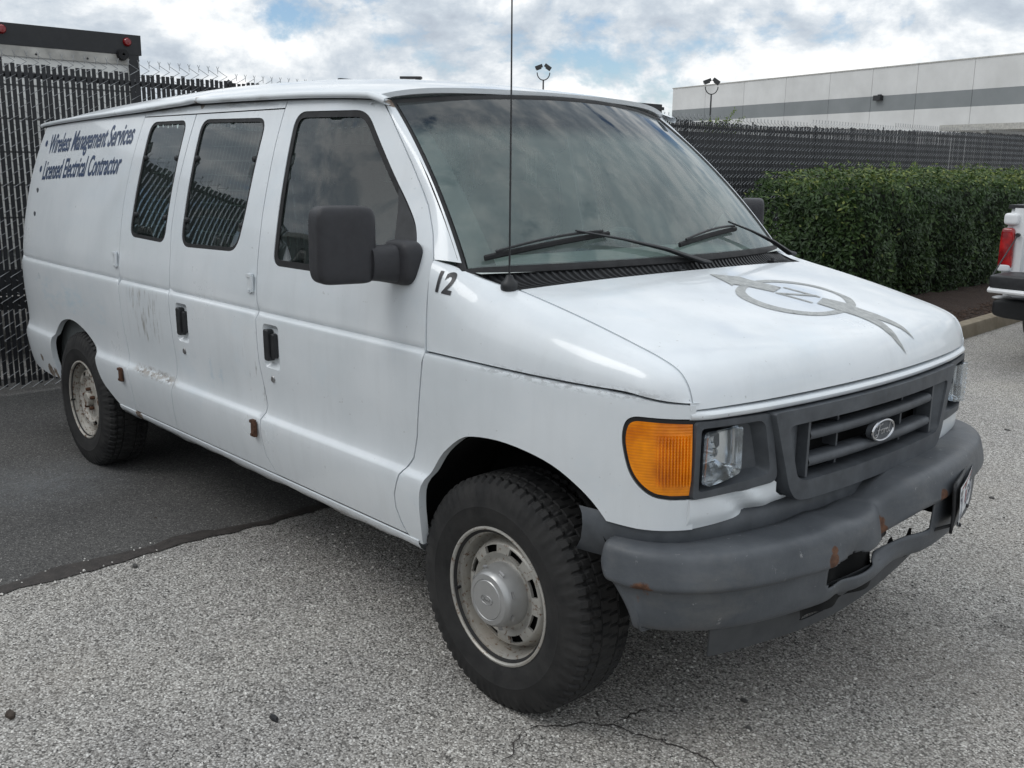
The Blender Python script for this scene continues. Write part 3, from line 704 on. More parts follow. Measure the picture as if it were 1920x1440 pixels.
def foliage(name,mb,tone,mat,parent):
    me=bpy.data.meshes.new(name); me.from_pydata(mb.v,[],mb.f); me.materials.append(mat)
    at=me.attributes.new('tone','FLOAT','FACE'); at.data.foreach_set('value',tone); me.update(); return link(name,me,parent)
from mathutils import noise as mnoise
hedge=thing('hedge','clipped dark green hedge in the mulch bed before the far fence','hedge',(-4.25,10.2,.1))
hb=MB(); tone=[]; rnd=random.Random(21)
HX,HY0,HY1,HT=.80,-2.70,5.2,1.62
def lump(y,z,k=1.0): return .17*mnoise.noise(Vector((y*1.7,z*1.9,3.3)))+.07*mnoise.noise(Vector((y*4.1,z*4.3,8.1)))
N=34000
for _ in range(N):
    f=rnd.random()
    if f<.60:    # front face towards the lot
        y=rnd.uniform(HY0,HY1); z=rnd.uniform(.06,HT-.10); dd=rnd.random()**2*.22
        round_=.28*sstep(HT-.45,HT-.05,z)**2+.30*sstep(HY0+.55,HY0,y)**2+.10*sstep(.4,0,z)
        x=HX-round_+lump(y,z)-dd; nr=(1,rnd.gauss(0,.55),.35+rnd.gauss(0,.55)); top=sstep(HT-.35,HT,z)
    elif f<.86:  # top
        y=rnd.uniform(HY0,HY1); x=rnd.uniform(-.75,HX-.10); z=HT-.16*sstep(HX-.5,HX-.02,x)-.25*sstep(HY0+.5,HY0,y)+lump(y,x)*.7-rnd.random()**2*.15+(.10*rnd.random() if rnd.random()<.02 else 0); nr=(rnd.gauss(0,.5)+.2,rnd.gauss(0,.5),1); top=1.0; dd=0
    else:        # near end
        x=rnd.uniform(-.75,HX-.1); z=rnd.uniform(.06,HT-.12); y=HY0+.32*sstep(HT-.5,HT-.05,z)**2+.25*sstep(HX-.45,HX,x)+lump(x+5,z)+rnd.random()**2*.2; nr=(.3+rnd.gauss(0,.5),-1,.3+rnd.gauss(0,.5)); top=sstep(HT-.35,HT,z); dd=0
    t=min(1,max(0,.25+rnd.gauss(0,.16)+.80*top*rnd.random()+ .30*mnoise.noise(Vector((y*2.3,z*2.3,x*2)))))  # leaves get lighter towards the top: light from above put into their tone
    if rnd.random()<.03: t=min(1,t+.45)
    leaves(hb,tone,(x,y,z),nr,rnd.uniform(.024,.042),t,rnd)
for _ in range(110):  # stray shoots above the clipped top
    y=rnd.uniform(HY0+.3,HY1); x=rnd.uniform(.0,.6)
    for k in range(rnd.randint(4,9)): leaves(hb,tone,(x+rnd.gauss(0,.02),y+rnd.gauss(0,.03),HT+.015*k+rnd.uniform(-.03,.02)),(rnd.gauss(.4,.5),rnd.gauss(0,.6),.6),rnd.uniform(.018,.030),rnd.uniform(.55,1),rnd)
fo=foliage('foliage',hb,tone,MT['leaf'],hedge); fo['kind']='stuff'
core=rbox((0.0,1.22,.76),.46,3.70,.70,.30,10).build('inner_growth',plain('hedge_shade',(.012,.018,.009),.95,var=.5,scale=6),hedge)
st=MB()
for k in range(26):
    y=-2.3+.29*k; st.tube([(.1+rnd.uniform(-.3,.3),y,0),(.2+rnd.uniform(-.2,.2),y+rnd.uniform(-.1,.1),.45)],[.022,.014],6)
st.build('stem',MT['bark'],hedge)
# little tree beyond the fence
tr_=thing('young_tree','small light green tree top showing above the far fence','tree',(-13.6,18.9,0))
MB().tube([(0,0,0),(.05,.02,1.4),(0,.05,2.6)],[.06,.045,.02],8).build('trunk',MT['bark'],tr_)
MT['leaf_light']=leaf_mat('light_tree_leaf',[(.06,.10,.02),(.12,.18,.03),(.20,.27,.05),(.27,.33,.08)])
tb=MB(); tt=[]; limb=MB()
for k in range(26):
    a=rnd.uniform(0,6.28); e=rnd.uniform(.5,1.35); L=rnd.uniform(.35,.75); b0=Vector((0,.05,2.45+rnd.uniform(-.2,.15))); d_=Vector((math.cos(a)*math.cos(e),math.sin(a)*math.cos(e)*1.3,math.sin(e)))
    limb.tube([b0,b0+d_*L],[.010,.003],5)
    for j in range(46): 
        q=b0+d_*L*rnd.uniform(.3,1.05)+Vector((rnd.gauss(0,.03),rnd.gauss(0,.03),rnd.gauss(0,.03))); leaves(tb,tt,q,(rnd.gauss(0,1),rnd.gauss(0,1),rnd.gauss(.4,.6)),rnd.uniform(.02,.04),min(1,max(0,rnd.gauss(.55,.22))),rnd)
limb.build('limb',MT['bark'],tr_); foliage('crown',tb,tt,MT['leaf_light'],tr_)

# ------------------------------------------------------------------ the van
van=thing('cargo_van','white cargo van with dented grey front bumper and faded lettering, parked tail to the fence','van')
V=van
ROWS=(.655,.672,.682,.689,.696,.703,.710,.720,.736,1.090,1.104,1.110,1.114,1.1175,1.1205,1.1235,1.1265,1.1295,1.1325,1.136,1.150)
def curve_z(P,z): return P
seamA=[(-.352,1.410),(-.338,1.30),(-.330,1.222),(-.324,1.118),(-.345,.976),(-.371,.832),(-.397,.747),(-.45,.68),(-.484,.60),(-.487,.55),(-.47,.50),(-.447,.458)]
pillarA=[(-.837,1.938),(-.763,1.873),(-.596,1.71),(-.467,1.575),(-.398,1.487)]
seamB=[(-1.452,1.953),(-1.458,1.918),(-1.462,1.77),(-1.455,1.5),(-1.440,1.29),(-1.417,1.126),(-1.409,.934),(-1.387,.81),(-1.372,.742),(-1.395,.685),(-1.40,.627),(-1.389,.536),(-1.330,.458)]
seamC=[(-2.238,1.918),(-2.262,1.63),(-2.262,1.40),(-2.245,1.31),(-2.232,1.139),(-2.218,.977),(-2.205,.797),(-2.240,.60),(-2.262,.458)]
seamD=[(-2.806,1.918),(-2.835,1.71),(-2.845,1.49),(-2.828,1.276),(-2.82,1.18),(-2.803,1.04),(-2.79,.88),(-2.77,.745),(-2.725,.60),(-2.74,.458)]
farch0=[(-.365,.440),(-.352,.52),(-.342,.60),(-.325,.67),(-.286,.735),(-.234,.799),(-.150,.862),(-.084,.885),(.033,.897),(.153,.889),(.249,.868),(.325,.832),(.385,.790),(.432,.742)]
rarch0=[(-3.875,.435),(-3.90,.56),(-3.865,.69),(-3.775,.775),(-3.66,.818),(-3.52,.828),(-3.38,.80),(-3.27,.755),(-3.19,.70),(-3.165,.61),(-3.12,.54),(-3.03,.485),(-2.965,.448)]

def s_of_x(x):
    lo,hi=-.6,S_BEZ+.4
    for _ in range(50):
        k=(lo+hi)/2
        if plx(k)<x: lo=k
        else: hi=k
    return lo
def open_spline(P,n=4):
    out=[]
    for i in range(len(P)-1):
        p0,p1,p2,p3=P[max(0,i-1)],P[i],P[i+1],P[min(len(P)-1,i+2)]
        for j in range(n):
            t=j/n; out.append(tuple(.5*((2*p1[k])+(-p0[k]+p2[k])*t+(2*p0[k]-5*p1[k]+4*p2[k]-p3[k])*t*t+(-p0[k]+3*p1[k]-3*p2[k]+p3[k])*t**3) for k in(0,1)))
    out.append(P[-1]); return out
gcurve=open_spline([(s_of_x(x),z) for x,z in[(.589,1.0555),(.540,1.0575),(.508,1.055),(.488,1.038),(.481,1.000),(.487,.955),(.501,.905),(.526,.866),(.558,.841),(.592,.833)]])
gasket=gcurve+[(S_BEZ-.001,.833),(S_BEZ-.001,1.052)]
def dn(P,h=.05): return dens(P,h,closed=False)
farch=open_spline(farch0,3); rarch=open_spline(rarch0,3)
# ---- fenders, lower part
def crease_z(s): return 1.118-.022*sstep(.45,S_BEZ,s)
fl=seamA[3:]+[(-.40,.440)]+farch+[(s_of_x(.52),.738),(S_BEZ,.740),(S_BEZ,.8325)]
fl=fl+gcurve[::-1]+[(S_BEZ-.001,1.053),(S_BEZ,1.060),(S_BEZ,crease_z(S_BEZ))]
fl+= [(s,crease_z(s)) for s in (.60,.52,.42,.30,.15,0,-.15,-.25)]
mb=panel(fl,side,h=.026,flange=.03,rows=(.672,.682,.689,.696,.703,.710,.720,.736,1.104,1.112),gap=.0032)
fend=mb.build('fender',MT['paint'],V,smooth=40); mirror_y(mb).build('fender',MT['paint'],V,smooth=40)
# ---- fenders, upper part rolling over to the hood seam
def top_curve(k):
    """k 0 at the door, 1 at the nose"""
    pre=[(-.350,-side(-.350,1.408)[1],1.408),(-.285,.903,1.394),(-.205,.874,1.364),(-.13,.852,1.345),(-.062,.837,1.3345)]
    if k<.22:
        t=k/.22*4; i=min(3,int(t)); f=t-i; a,b=pre[i],pre[i+1]; return tuple(a[j]+(b[j]-a[j])*f for j in range(3))
    s=(k-.22)/.78; x,y,z=hood(s,-.83); return (x,.8350,z-.001)
def fender_top(k,t,d=0):
    s0=-.324+(S_BEZ+.324)*(k**1.0); x0,y0,z0=side(s0,crease_z(s0)+.004); y0=-y0
    x2,y2,z2=top_curve(k)
    if k>.93:
        e=(k-.93)/.07; x0=x0; 
    dz=max(.0,z2-z0)
    x1=(x0*.5+x2*.5); y1=y0-.010; z1=z0+dz*.93
    q=[(1-t)**2*a+2*t*(1-t)*b+t*t*c for a,b,c in((x0,x1,x2),(y0,y1,y2),(z0,z1,z2))]
    return (q[0],-q[1]+d,q[2]-d*.3)
P=[[fender_top(i/64,j/18) for j in range(19)] for i in range(65)]
mb=MB().grid(P)
for L in (P[0],[r[0] for r in P],[r[-1] for r in P]):
    mb.grid([[Vector(q) for q in L],[Vector(q)+Vector((0,.028,-.006)) for q in L]])
ftop=mb.build('fender_top',MT['paint'],V,smooth=50); mirror_y(mb).build('fender_top',MT['paint'],V,smooth=50)
# ---- hood
def hoodgrid():
    ss=[i/46 for i in range(47)]; ys=[-.8255+1.651*j/52 for j in range(53)]
    P=[[hood(s,y) for y in ys] for s in ss]; mb=MB().grid(P)
    for L,dv in((P[0],(-.004,0,-.02)),(P[-1],(-.022,0,-.004)),([r[0] for r in P],(0,.012,-.02)),([r[-1] for r in P],(0,-.012,-.02))):
        mb.grid([[Vector(q) for q in L],[Vector(q)+Vector(dv) for q in L]])
    return mb
hd=hoodgrid().build('hood',MT['paint_hood'],V,smooth=50)
# white lip under the hood edge
pr=[]
for j in range(61):
    y=-.833+1.666*j/60; x=front(abs(y)); end=.010*sstep(.79,.833,abs(y))
    pr.append([(x-.03,y,1.0755),(x-.004,y,1.0755),(x+.006-end,y,1.0725),(x+.0105-end,y,1.066),(x+.009-end,y,1.058),(x+.003-end,y,1.0525),(x-.03,y,1.0515)])
MB().grid(pr).build('hood_lip',MT['paint_hood'],V,smooth=40)
# dark backing behind all front openings
MB().grid([[(front(abs(y))-.10,y,z) for z in (.60,.80,1.07)] for y in [-.80+.1*j for j in range(17)]]).build('radiator_support',MT['dark'],V)
# ---- A pillars, header over the doors, roof, drip rails
def pill(k):
    Q=[(-.352,1.410)]+pillarA[::-1]; n=len(Q)-1; t=k*n; i=min(n-1,int(t)); f=t-i
    a,b=Q[i],Q[i+1]; return side(a[0]+(b[0]-a[0])*f,a[1]+(b[1]-a[1])*f)
zq=[(0.0,0.0)]+[(i/5,0) for i in range(1,6)]
def pill_v(k):   # height fraction on the windscreen edge that matches the pillar point
    z=pill(k)[2]; return max(0,min(1,(z-1.392)/(1.925-1.392)))
P=[]
for i in range(31):
    k=i/30; a=Vector(pill(k)); b=Vector(screen(-1.0,pill_v(k))); b+=Vector((.004,-.008,.004)); m_=(a+b)/2+Vector((.004,-.008,.003))
    a+=Vector((.003,0,0))
    P.append([a+Vector((-.004,.03,-.004)),a]+[a*(1-t)**2+m_*2*t*(1-t)+b*t*t for t in(.2,.4,.6,.8)]+[b,b+Vector((-.01,.02,-.012))])
mb=MB().grid(P); mb.build('windscreen_pillar',MT['paint_roof'],V,smooth=60); mirror_y(mb).build('windscreen_pillar',MT['paint_roof'],V,smooth=60)
def rail_edge(x): return rail_z(x)-.013
hdr=[(x,1.9195) for x in(-1.459,-1.8,-2.2,-2.6,-2.805)]+[(x,rail_edge(x)) for x in(-2.803,-2.4,-2.0,-1.7,-1.453)]
mb=panel(hdr,side,h=.03,flange=.012,gap=.0015); mb.build('door_header',MT['paint_roof'],V); mirror_y(mb).build('door_header',MT['paint_roof'],V)
P=[[roof(i/90,-1+2*j/56) for j in range(57)] for i in range(91)]
for row in P: pass
mb=MB().grid(P)
L=P[-1]; mb.grid([[Vector(q) for q in L],[Vector(q)+Vector((-.004,0,-.018)) for q in L],[Vector(q)+Vector((-.05,0,-.03)) for q in L]])
# lengthwise pressed ribs
rf=mb
for i,q in enumerate(rf.v[:91*57]):
    w=(i%57)/56*2-1; u=(i//57)/90
    rib=sum(math.exp(-((w-c)/.055)**2) for c in(-.62,-.31,0,.31,.62))*.006*sstep(.03,.10,u)*(1-sstep(.80,.93,u))
    rf.v[i]=(q[0],q[1],q[2]+rib)
rf.build('roof',MT['paint_roof'],V,smooth=60)
for sg in(-1,1):
    pts=[]
    for i in range(81):
        x=-4.33+i/80*(4.33-.775); pts.append((x,sg*(.806*rear_taper(x)+.004-.012*sstep(-.90,-.775,x)),rail_z(x)-.002-.018*sstep(-.86,-.775,x)+ (.006*math.exp(-((x+2.25)/.06)**2) if sg<0 else 0)))
    r_=MB()
    rows=[]
    for (x,y,z) in pts:
        rows.append([(x,y+sg*a,z+b) for a,b in((-.012,-.010),(.004,-.012),(.014,-.009),(.018,-.001),(.015,.009),(.006,.013),(-.006,.014),(-.02,.012))])
    r_.grid(rows).build('drip_rail',MT['paint_roof'],V,smooth=60)
for sg in(-1,1):  # thin black tube added to deepen the shadow gap under the drip rail
    MB().tube([(x,sg*(sec(rail_edge(x)+.001)*rear_taper(x)-nar(x,rail_edge(x))+.004),rail_edge(x)+.0005) for x in[-4.30+i/60*(4.30-.84) for i in range(61)]],.0055,6).build('rail_shadow_line',MT['rubber'],V)
# ---- quarter panels and tail
ql=[(-4.24,rail_edge(-4.24)),(-4.30,1.74),(-4.36,1.54),(-4.385,1.30),(-4.39,1.1),(-4.40,.80),(-4.40,.60),(-4.39,.47),(-4.30,.44),(-4.05,.425)]+rarch+[(-2.74,.446)]+seamD[::-1]+[(-2.804,rail_edge(-2.80)),(-3.2,rail_edge(-3.2)),(-3.7,rail_edge(-3.7))]
mb=panel(ql,side,h=.04,flange=.03,rows=ROWS,gap=.002)
quarter=mb.build('quarter_panel',MT['paint'],V,smooth=40)
mir=mirror_y(mb); 
ql2=ql[:]  # far side carries the same panel
mir.build('quarter_panel',MT['paint'],V,smooth=40)
tail=[]
for z in[.44+.04*i for i in range(38)]:
    xx=-4.40 if z<1.1 else (-4.40+ (z-1.1)/.8*.155)
    hw=abs(side(xx,z)[1])-.004
    tail.append([(xx-.03*(1-(t*t)**4),hw*t,z) for t in[-1+.1*j for j in range(21)]])
MB().grid(tail).build('tail_door',MT['paint'],V,smooth=40)
MB().box((-4.50,0,.52),(.10,1.80,.14)).build('tail_bumper',MT['chrome'],V)
for sg in(-1,1): MB().box((-4.41,sg*.90,1.05),(.05,.06,.36)).build('tail_lamp',MT['red'],V)
# ---- rocker sills
mb=MB(); rows=[]
for i in range(70):
    x=-2.96+i/69*(2.96-.385)
    sag=.004*math.sin(x*9)+.003*math.sin(x*23)
    rows.append([side(x,.4545,.002),side(x,.452,-.004),side(x,.440,-.005),side(x,.425,-.001),side(x,.408+sag,.012),side(x,.400+sag,.05),(x,-.70,.41)])
mb.grid(rows); mb.build('rocker_sill',MT['paint'],V,smooth=50); mirror_y(mb).build('rocker_sill',MT['paint'],V,smooth=50)
# ---- doors
def inset_panel(o,d): return inset(dens(o,.03),d)
fwin=rounded([(-1.362,1.904),(-.895,1.897),(-.655,1.652),(-.490,1.503),(-.440,1.40),(-.448,1.318),(-1.322,1.314)],[.075,.065,.08,.08,.05,.05,.05])
recF=rounded([(-1.360,1.086),(-1.240,1.086),(-1.240,.908),(-1.360,.908)],.022)
recS=rounded([(-2.155,1.083),(-2.040,1.083),(-2.040,.906),(-2.155,.906)],.022)
fdoor=seamA+seamB[::-1]+[(-1.1,rail_edge(-1.1)),(-.97,rail_edge(-.97))]+pillarA
def add_handle(door,x0,x1,z0,z1,sg):
    tray=[]
    def sd(x,z,d):
        q=side(x,z,d); return (q[0],q[1]*(-sg),q[2])
    ol=rounded([(x0,z1),(x1,z1),(x1,z0),(x0,z0)],.022)
    A=[sd(x,z,.0005) for x,z in ol]; B=[sd(x,z,.013) for x,z in inset(ol,.008)]; C=[sd(x,z,.020) for x,z in inset(ol,.018)]
    mb=MB().grid([A,B,C],closed_v=True); mb.poly(C); mb.build('handle_recess',MT['paint'],door,smooth=60)
    w=x1-x0
    hb=MB()
    for (a,b,c,d,e0,e1) in((x0+.012,x0+.050,z0+.030,z1-.022,.018,-.006),(x0+.050,x0+.080,z0+.042,z1-.036,.018,.004)):
        o2=rounded([(a,d),(b,d),(b,c),(a,c)],.010,3)
        hb.grid([[sd(x,z,e0) for x,z in o2],[sd(x,z,e1) for x,z in o2],[sd(x,z,e1-.003) for x,z in inset(o2,.004)]],closed_v=True); hb.poly([sd(x,z,e1-.003) for x,z in inset(o2,.004)])
    hb.build('door_handle',MT['black'],door,smooth=40)
    xl,zl=(x0+x1)/2-.005,z0-.042; q=Vector(sd(xl,zl,-.001))
    MB().lathe([(.001,-.004*sg*-1),(.011,-.004*sg*-1),(.0145,-.001),(.015,.006)],20,'y',q).build('lock_cylinder',MT['steel'],door)
def add_hinge(parent,x,z,mat,sg,h=.078,w=.026,torn=False):
    q=side(x,z,-.004); q=(q[0],q[1]*(-sg),q[2])
    hb=MB().box((q[0]-.008,q[1],q[2]),(w,.014,h)); hb.tube([(q[0]+.014,q[1]+sg*.006,q[2]-h*.42),(q[0]+.014,q[1]+sg*.006,q[2]+h*.42)],.008,8)
    hb.box((q[0]-.005,q[1]+sg*.006,q[2]+h*.40),(w+.012,.012,.012)); hb.box((q[0]-.012,q[1]+sg*.006,q[2]-h*.38),(w*.6,.012,.010))
    hb.build('hinge',mat,parent,smooth=30)
def glass_set(door,ol,sg,width,mat_seal=MT['rubber']):
    def f(x,z,d): 
        q=side(x,z,d); return (q[0],q[1]*(-sg),q[2])
    ol=dens(ol,.03); inn=inset(ol,width)
    panel(ol,f,h=.05,holes=[inn],flange=.004,depth0=.003).build('window_seal',mat_seal,door,smooth=40)
    g=panel(inset(ol,width-.003),f,h=.05,flange=0,depth0=.009).build('window_glass',MT['side_glass'],door,smooth=180)
    return f
doors={}
for sg in(-1,1):
    holes=[fwin]+([recF] if sg<0 else [])
    mb=panel(fdoor,side,h=.034,holes=holes,rows=ROWS,gap=.0032,flange=.02)
    if sg>0: mb=mirror_y(mb)
    d=mb.build('door',MT['paint_door'],V,smooth=40); doors[('front',sg)]=d
    f=glass_set(d,fwin,sg,.024)
    # black sail behind the mirror and the glass run bar
    sail=[(-.642,1.632),(-.492,1.497),(-.446,1.40),(-.452,1.325),(-.588,1.322),(-.583,1.44)]
    panel(sail,f,h=.05,flange=.004,depth0=.001).build('mirror_sail',MT['black'],d,smooth=40)
    if sg<0: add_handle(d,-1.360,-1.240,.908,1.086,sg)
    # side doors (near side only) or a plain panel with the same outline on the far side
    leafF=[(-2.236,1.918),(-1.458,1.918)]+seamB[2:]+seamC[::-1][:-1]
    leafR=[(-2.806,1.918),(-2.240,1.918)]+seamC[1:]+seamD[::-1][:-1]
    wF=rounded([(-2.165,1.893),(-1.578,1.886),(-1.592,1.50),(-1.625,1.345),(-2.150,1.332)],[.07,.07,.2,.11,.075])
    wR=rounded([(-2.712,1.893),(-2.312,1.893),(-2.318,1.336),(-2.722,1.344)],[.07,.06,.06,.06])
    for leaf,win,rec in((leafF,wF,recS),(leafR,wR,None)):
        hs=[win]+([rec] if rec and sg<0 else [])
        mb=panel(leaf,side,h=.034,holes=hs,rows=ROWS,gap=.0023,flange=.02)
        if sg>0: mb=mirror_y(mb)
        d=mb.build('cargo_door',MT['paint_door'],V,smooth=40); doors[('cargo',sg,rec is None)]=d
        f=glass_set(d,win,sg,.016)
        if sg<0:
            xs=[q[0] for q in win]; a,b=min(xs),max(xs)
            for xx,zz in((a+.025,1.72),(b-.035,1.72),(a+.03,1.45),(b-.045,1.45)):
                q=side(xx,zz,.004); MB().lathe([(.0005,-.007),(.009,-.006),(.013,0),(.013,.008)],12,'y',q).build('latch_knob',MT['black'],d)
            if rec: add_handle(d,-2.155,-2.040,.906,1.083,sg)
dF=doors[('front',-1)]; dC=doors[('cargo',-1,False)]; dR=doors[('cargo',-1,True)]
add_hinge(dC,-1.468,1.232,MT['paint'],-1); add_hinge(dC,-1.436,.640,MT['rust'],-1,.072)
add_hinge(dR,-2.850,1.221,MT['paint'],-1); add_hinge(dR,-2.815,.640,MT['rust'],-1,.07,.032)
for xx,zz in((-4.163,1.527),(-4.161,1.390)):
    q=side(xx,zz,-.001); MB().lathe([(.0005,-.002),(.014,-.002),(.016,.002)],14,'y',q).build('plug',MT['trim'],V)
# ---- windscreen with seal, cowl and louvres
P=[[screen(-.985+1.97*j/40,.012+.976*i/24) for j in range(41)] for i in range(25)]
MB().grid(P).build('windscreen',MT['screen'],V,smooth=180,fix=True)
ring=[screen(-1+2*j/40,0,.002) for j in range(41)]+[screen(1,i/16,.002) for i in range(1,17)]+[screen(1-2*j/40,1,.002) for j in range(1,41)]+[screen(-1,1-i/16,.002) for i in range(1,16)]
pts=[Vector(q) for q in ring]; n_=len(pts); rows=[]
cen=Vector(screen(0,.5))
for i in range(n_):
    t=(pts[(i+1)%n_]-pts[i-1]).normalized(); nrm=Vector((.69,0,.72)); side_v=t.cross(nrm).normalized()
    if side_v.dot(cen-pts[i])<0: side_v=-side_v
    nrm=side_v.cross(t).normalized(); 
    if nrm.dot(Vector((.69,0,.72)))<0: nrm=-nrm
    rows.append([pts[i]-side_v*.016-nrm*.012,pts[i]-side_v*.015+nrm*.002,pts[i]-side_v*.004+nrm*.0065,pts[i]+side_v*.012+nrm*.004,pts[i]+side_v*.022-nrm*.001,pts[i]+side_v*.021-nrm*.01])
MB().grid(rows,closed_u=True).build('windscreen_seal',MT['rubber'],V,smooth=60)
# black shade band inside the pillars
for sg in(-1,1):
    P=[[Vector(screen(sg*(.98-.11*t*(1-.35*v)),v))+Vector((-.012,0,-.012)) for t in(0,.33,.66,1)] for v in[i/16 for i in range(17)]]
    MB().grid(P).build('pillar_trim',MT['interior'],V,smooth=60)
def cowl(w,t,d=0):
    a=Vector(screen(w,0)); y=w*.83; b=Vector(hood(0,y))
    q=a.lerp(b,t); q.z-= .016*math.sin(math.pi*min(1,t*1.05))**.8+.004+d
    if t>.98: q.z-=.006
    return q
P=[[cowl(-1+2*j/50,i/8,.010) for j in range(51)] for i in range(9)]
cw=MB().grid(P).build('cowl',MT['black'],V,smooth=60)
NL=66
for j in range(NL):
    w=-.965+1.93*(j+.5)/NL
    b=MB(); rows=[]
    for i in range(9):
        t=.06+.86*i/8; ww=w+.010*math.sin(t*3.0)*(-1 if w<-.5 else .5)
        q=cowl(ww,t,.004); rows.append([q+Vector((0,-.0055,-.006)),q+Vector((0,-.0045,.003)),q+Vector((0,.0045,.003)),q+Vector((0,.0055,-.006))])
    b.grid(rows).build('louvre',MT['black'],cw,smooth=30)
def on_screen(w,v,h): return Vector(screen(w,v,-h))
# wipers: arm from a pivot on the cowl, blade lying on the glass
for (pw,pt,tip0,kw) in(((.05,.62),(-.56,.125),(-.93,.042),1.48),((.93,.55),(.40,.135),(-.03,.055),1.25)):
    piv=cowl(pw[0] if isinstance(pw,tuple) else pw,pw[1] if isinstance(pw,tuple) else .6,-.03) if isinstance(pw,tuple) else None
    a=on_screen(*pt,.045); mid=piv.lerp(a,.30)+Vector((0,0,.012))
    wm=MB(); wm.tube([piv+Vector((.01,.03,-.004)),piv,mid,piv.lerp(a,.65)+Vector((0,0,.010)),a],[.012,.017,.013,.008,.006],8,flat=.6)
    arm=wm.build('wiper_arm',MT['black'],V,smooth=50)
    e0=on_screen(*tip0,.022); 
    w0,v0=tip0; sp=.31
    L=[on_screen(w0+(pt[0]-w0)*t*kw,v0+(pt[1]-v0)*t*kw-.035*t*t,.016) for t in[i/14 for i in range(15)]]
    MB().tube(L,.006,6,flat=1.6).build('wiper_blade',MT['rubber'],arm)
    L2=[p_+Vector((.006,0,.012+.010*math.sin(math.pi*i/14))) for i,p_ in enumerate(L)]
    MB().tube(L2[1:-1],.0045,6).build('blade_bridge',MT['black'],arm)
for w_ in(-.11,.66):
    q=cowl(w_,.72,-.004); MB().box(q,(.03,.022,.016)).lathe([(.0005,.018),(.006,.018),(.008,.0)],10,'z',q).build('washer_jet',MT['black'],cw)
# ---- antenna
ab=Vector((-.083,-.846,1.346))
an=MB().lathe([(.0005,.034),(.010,.032),(.016,.018),(.026,.010),(.028,-.004),(.026,-.014)],20,'z',ab).build('antenna',MT['black'],V,smooth=50)
MB().tube([ab+Vector((0,0,.02)),ab+Vector((-.002,0,.5)),ab+Vector((-.006,.0,.95))],[.0032,.0028,.0022],6).build('antenna_whip',MT['black'],an)
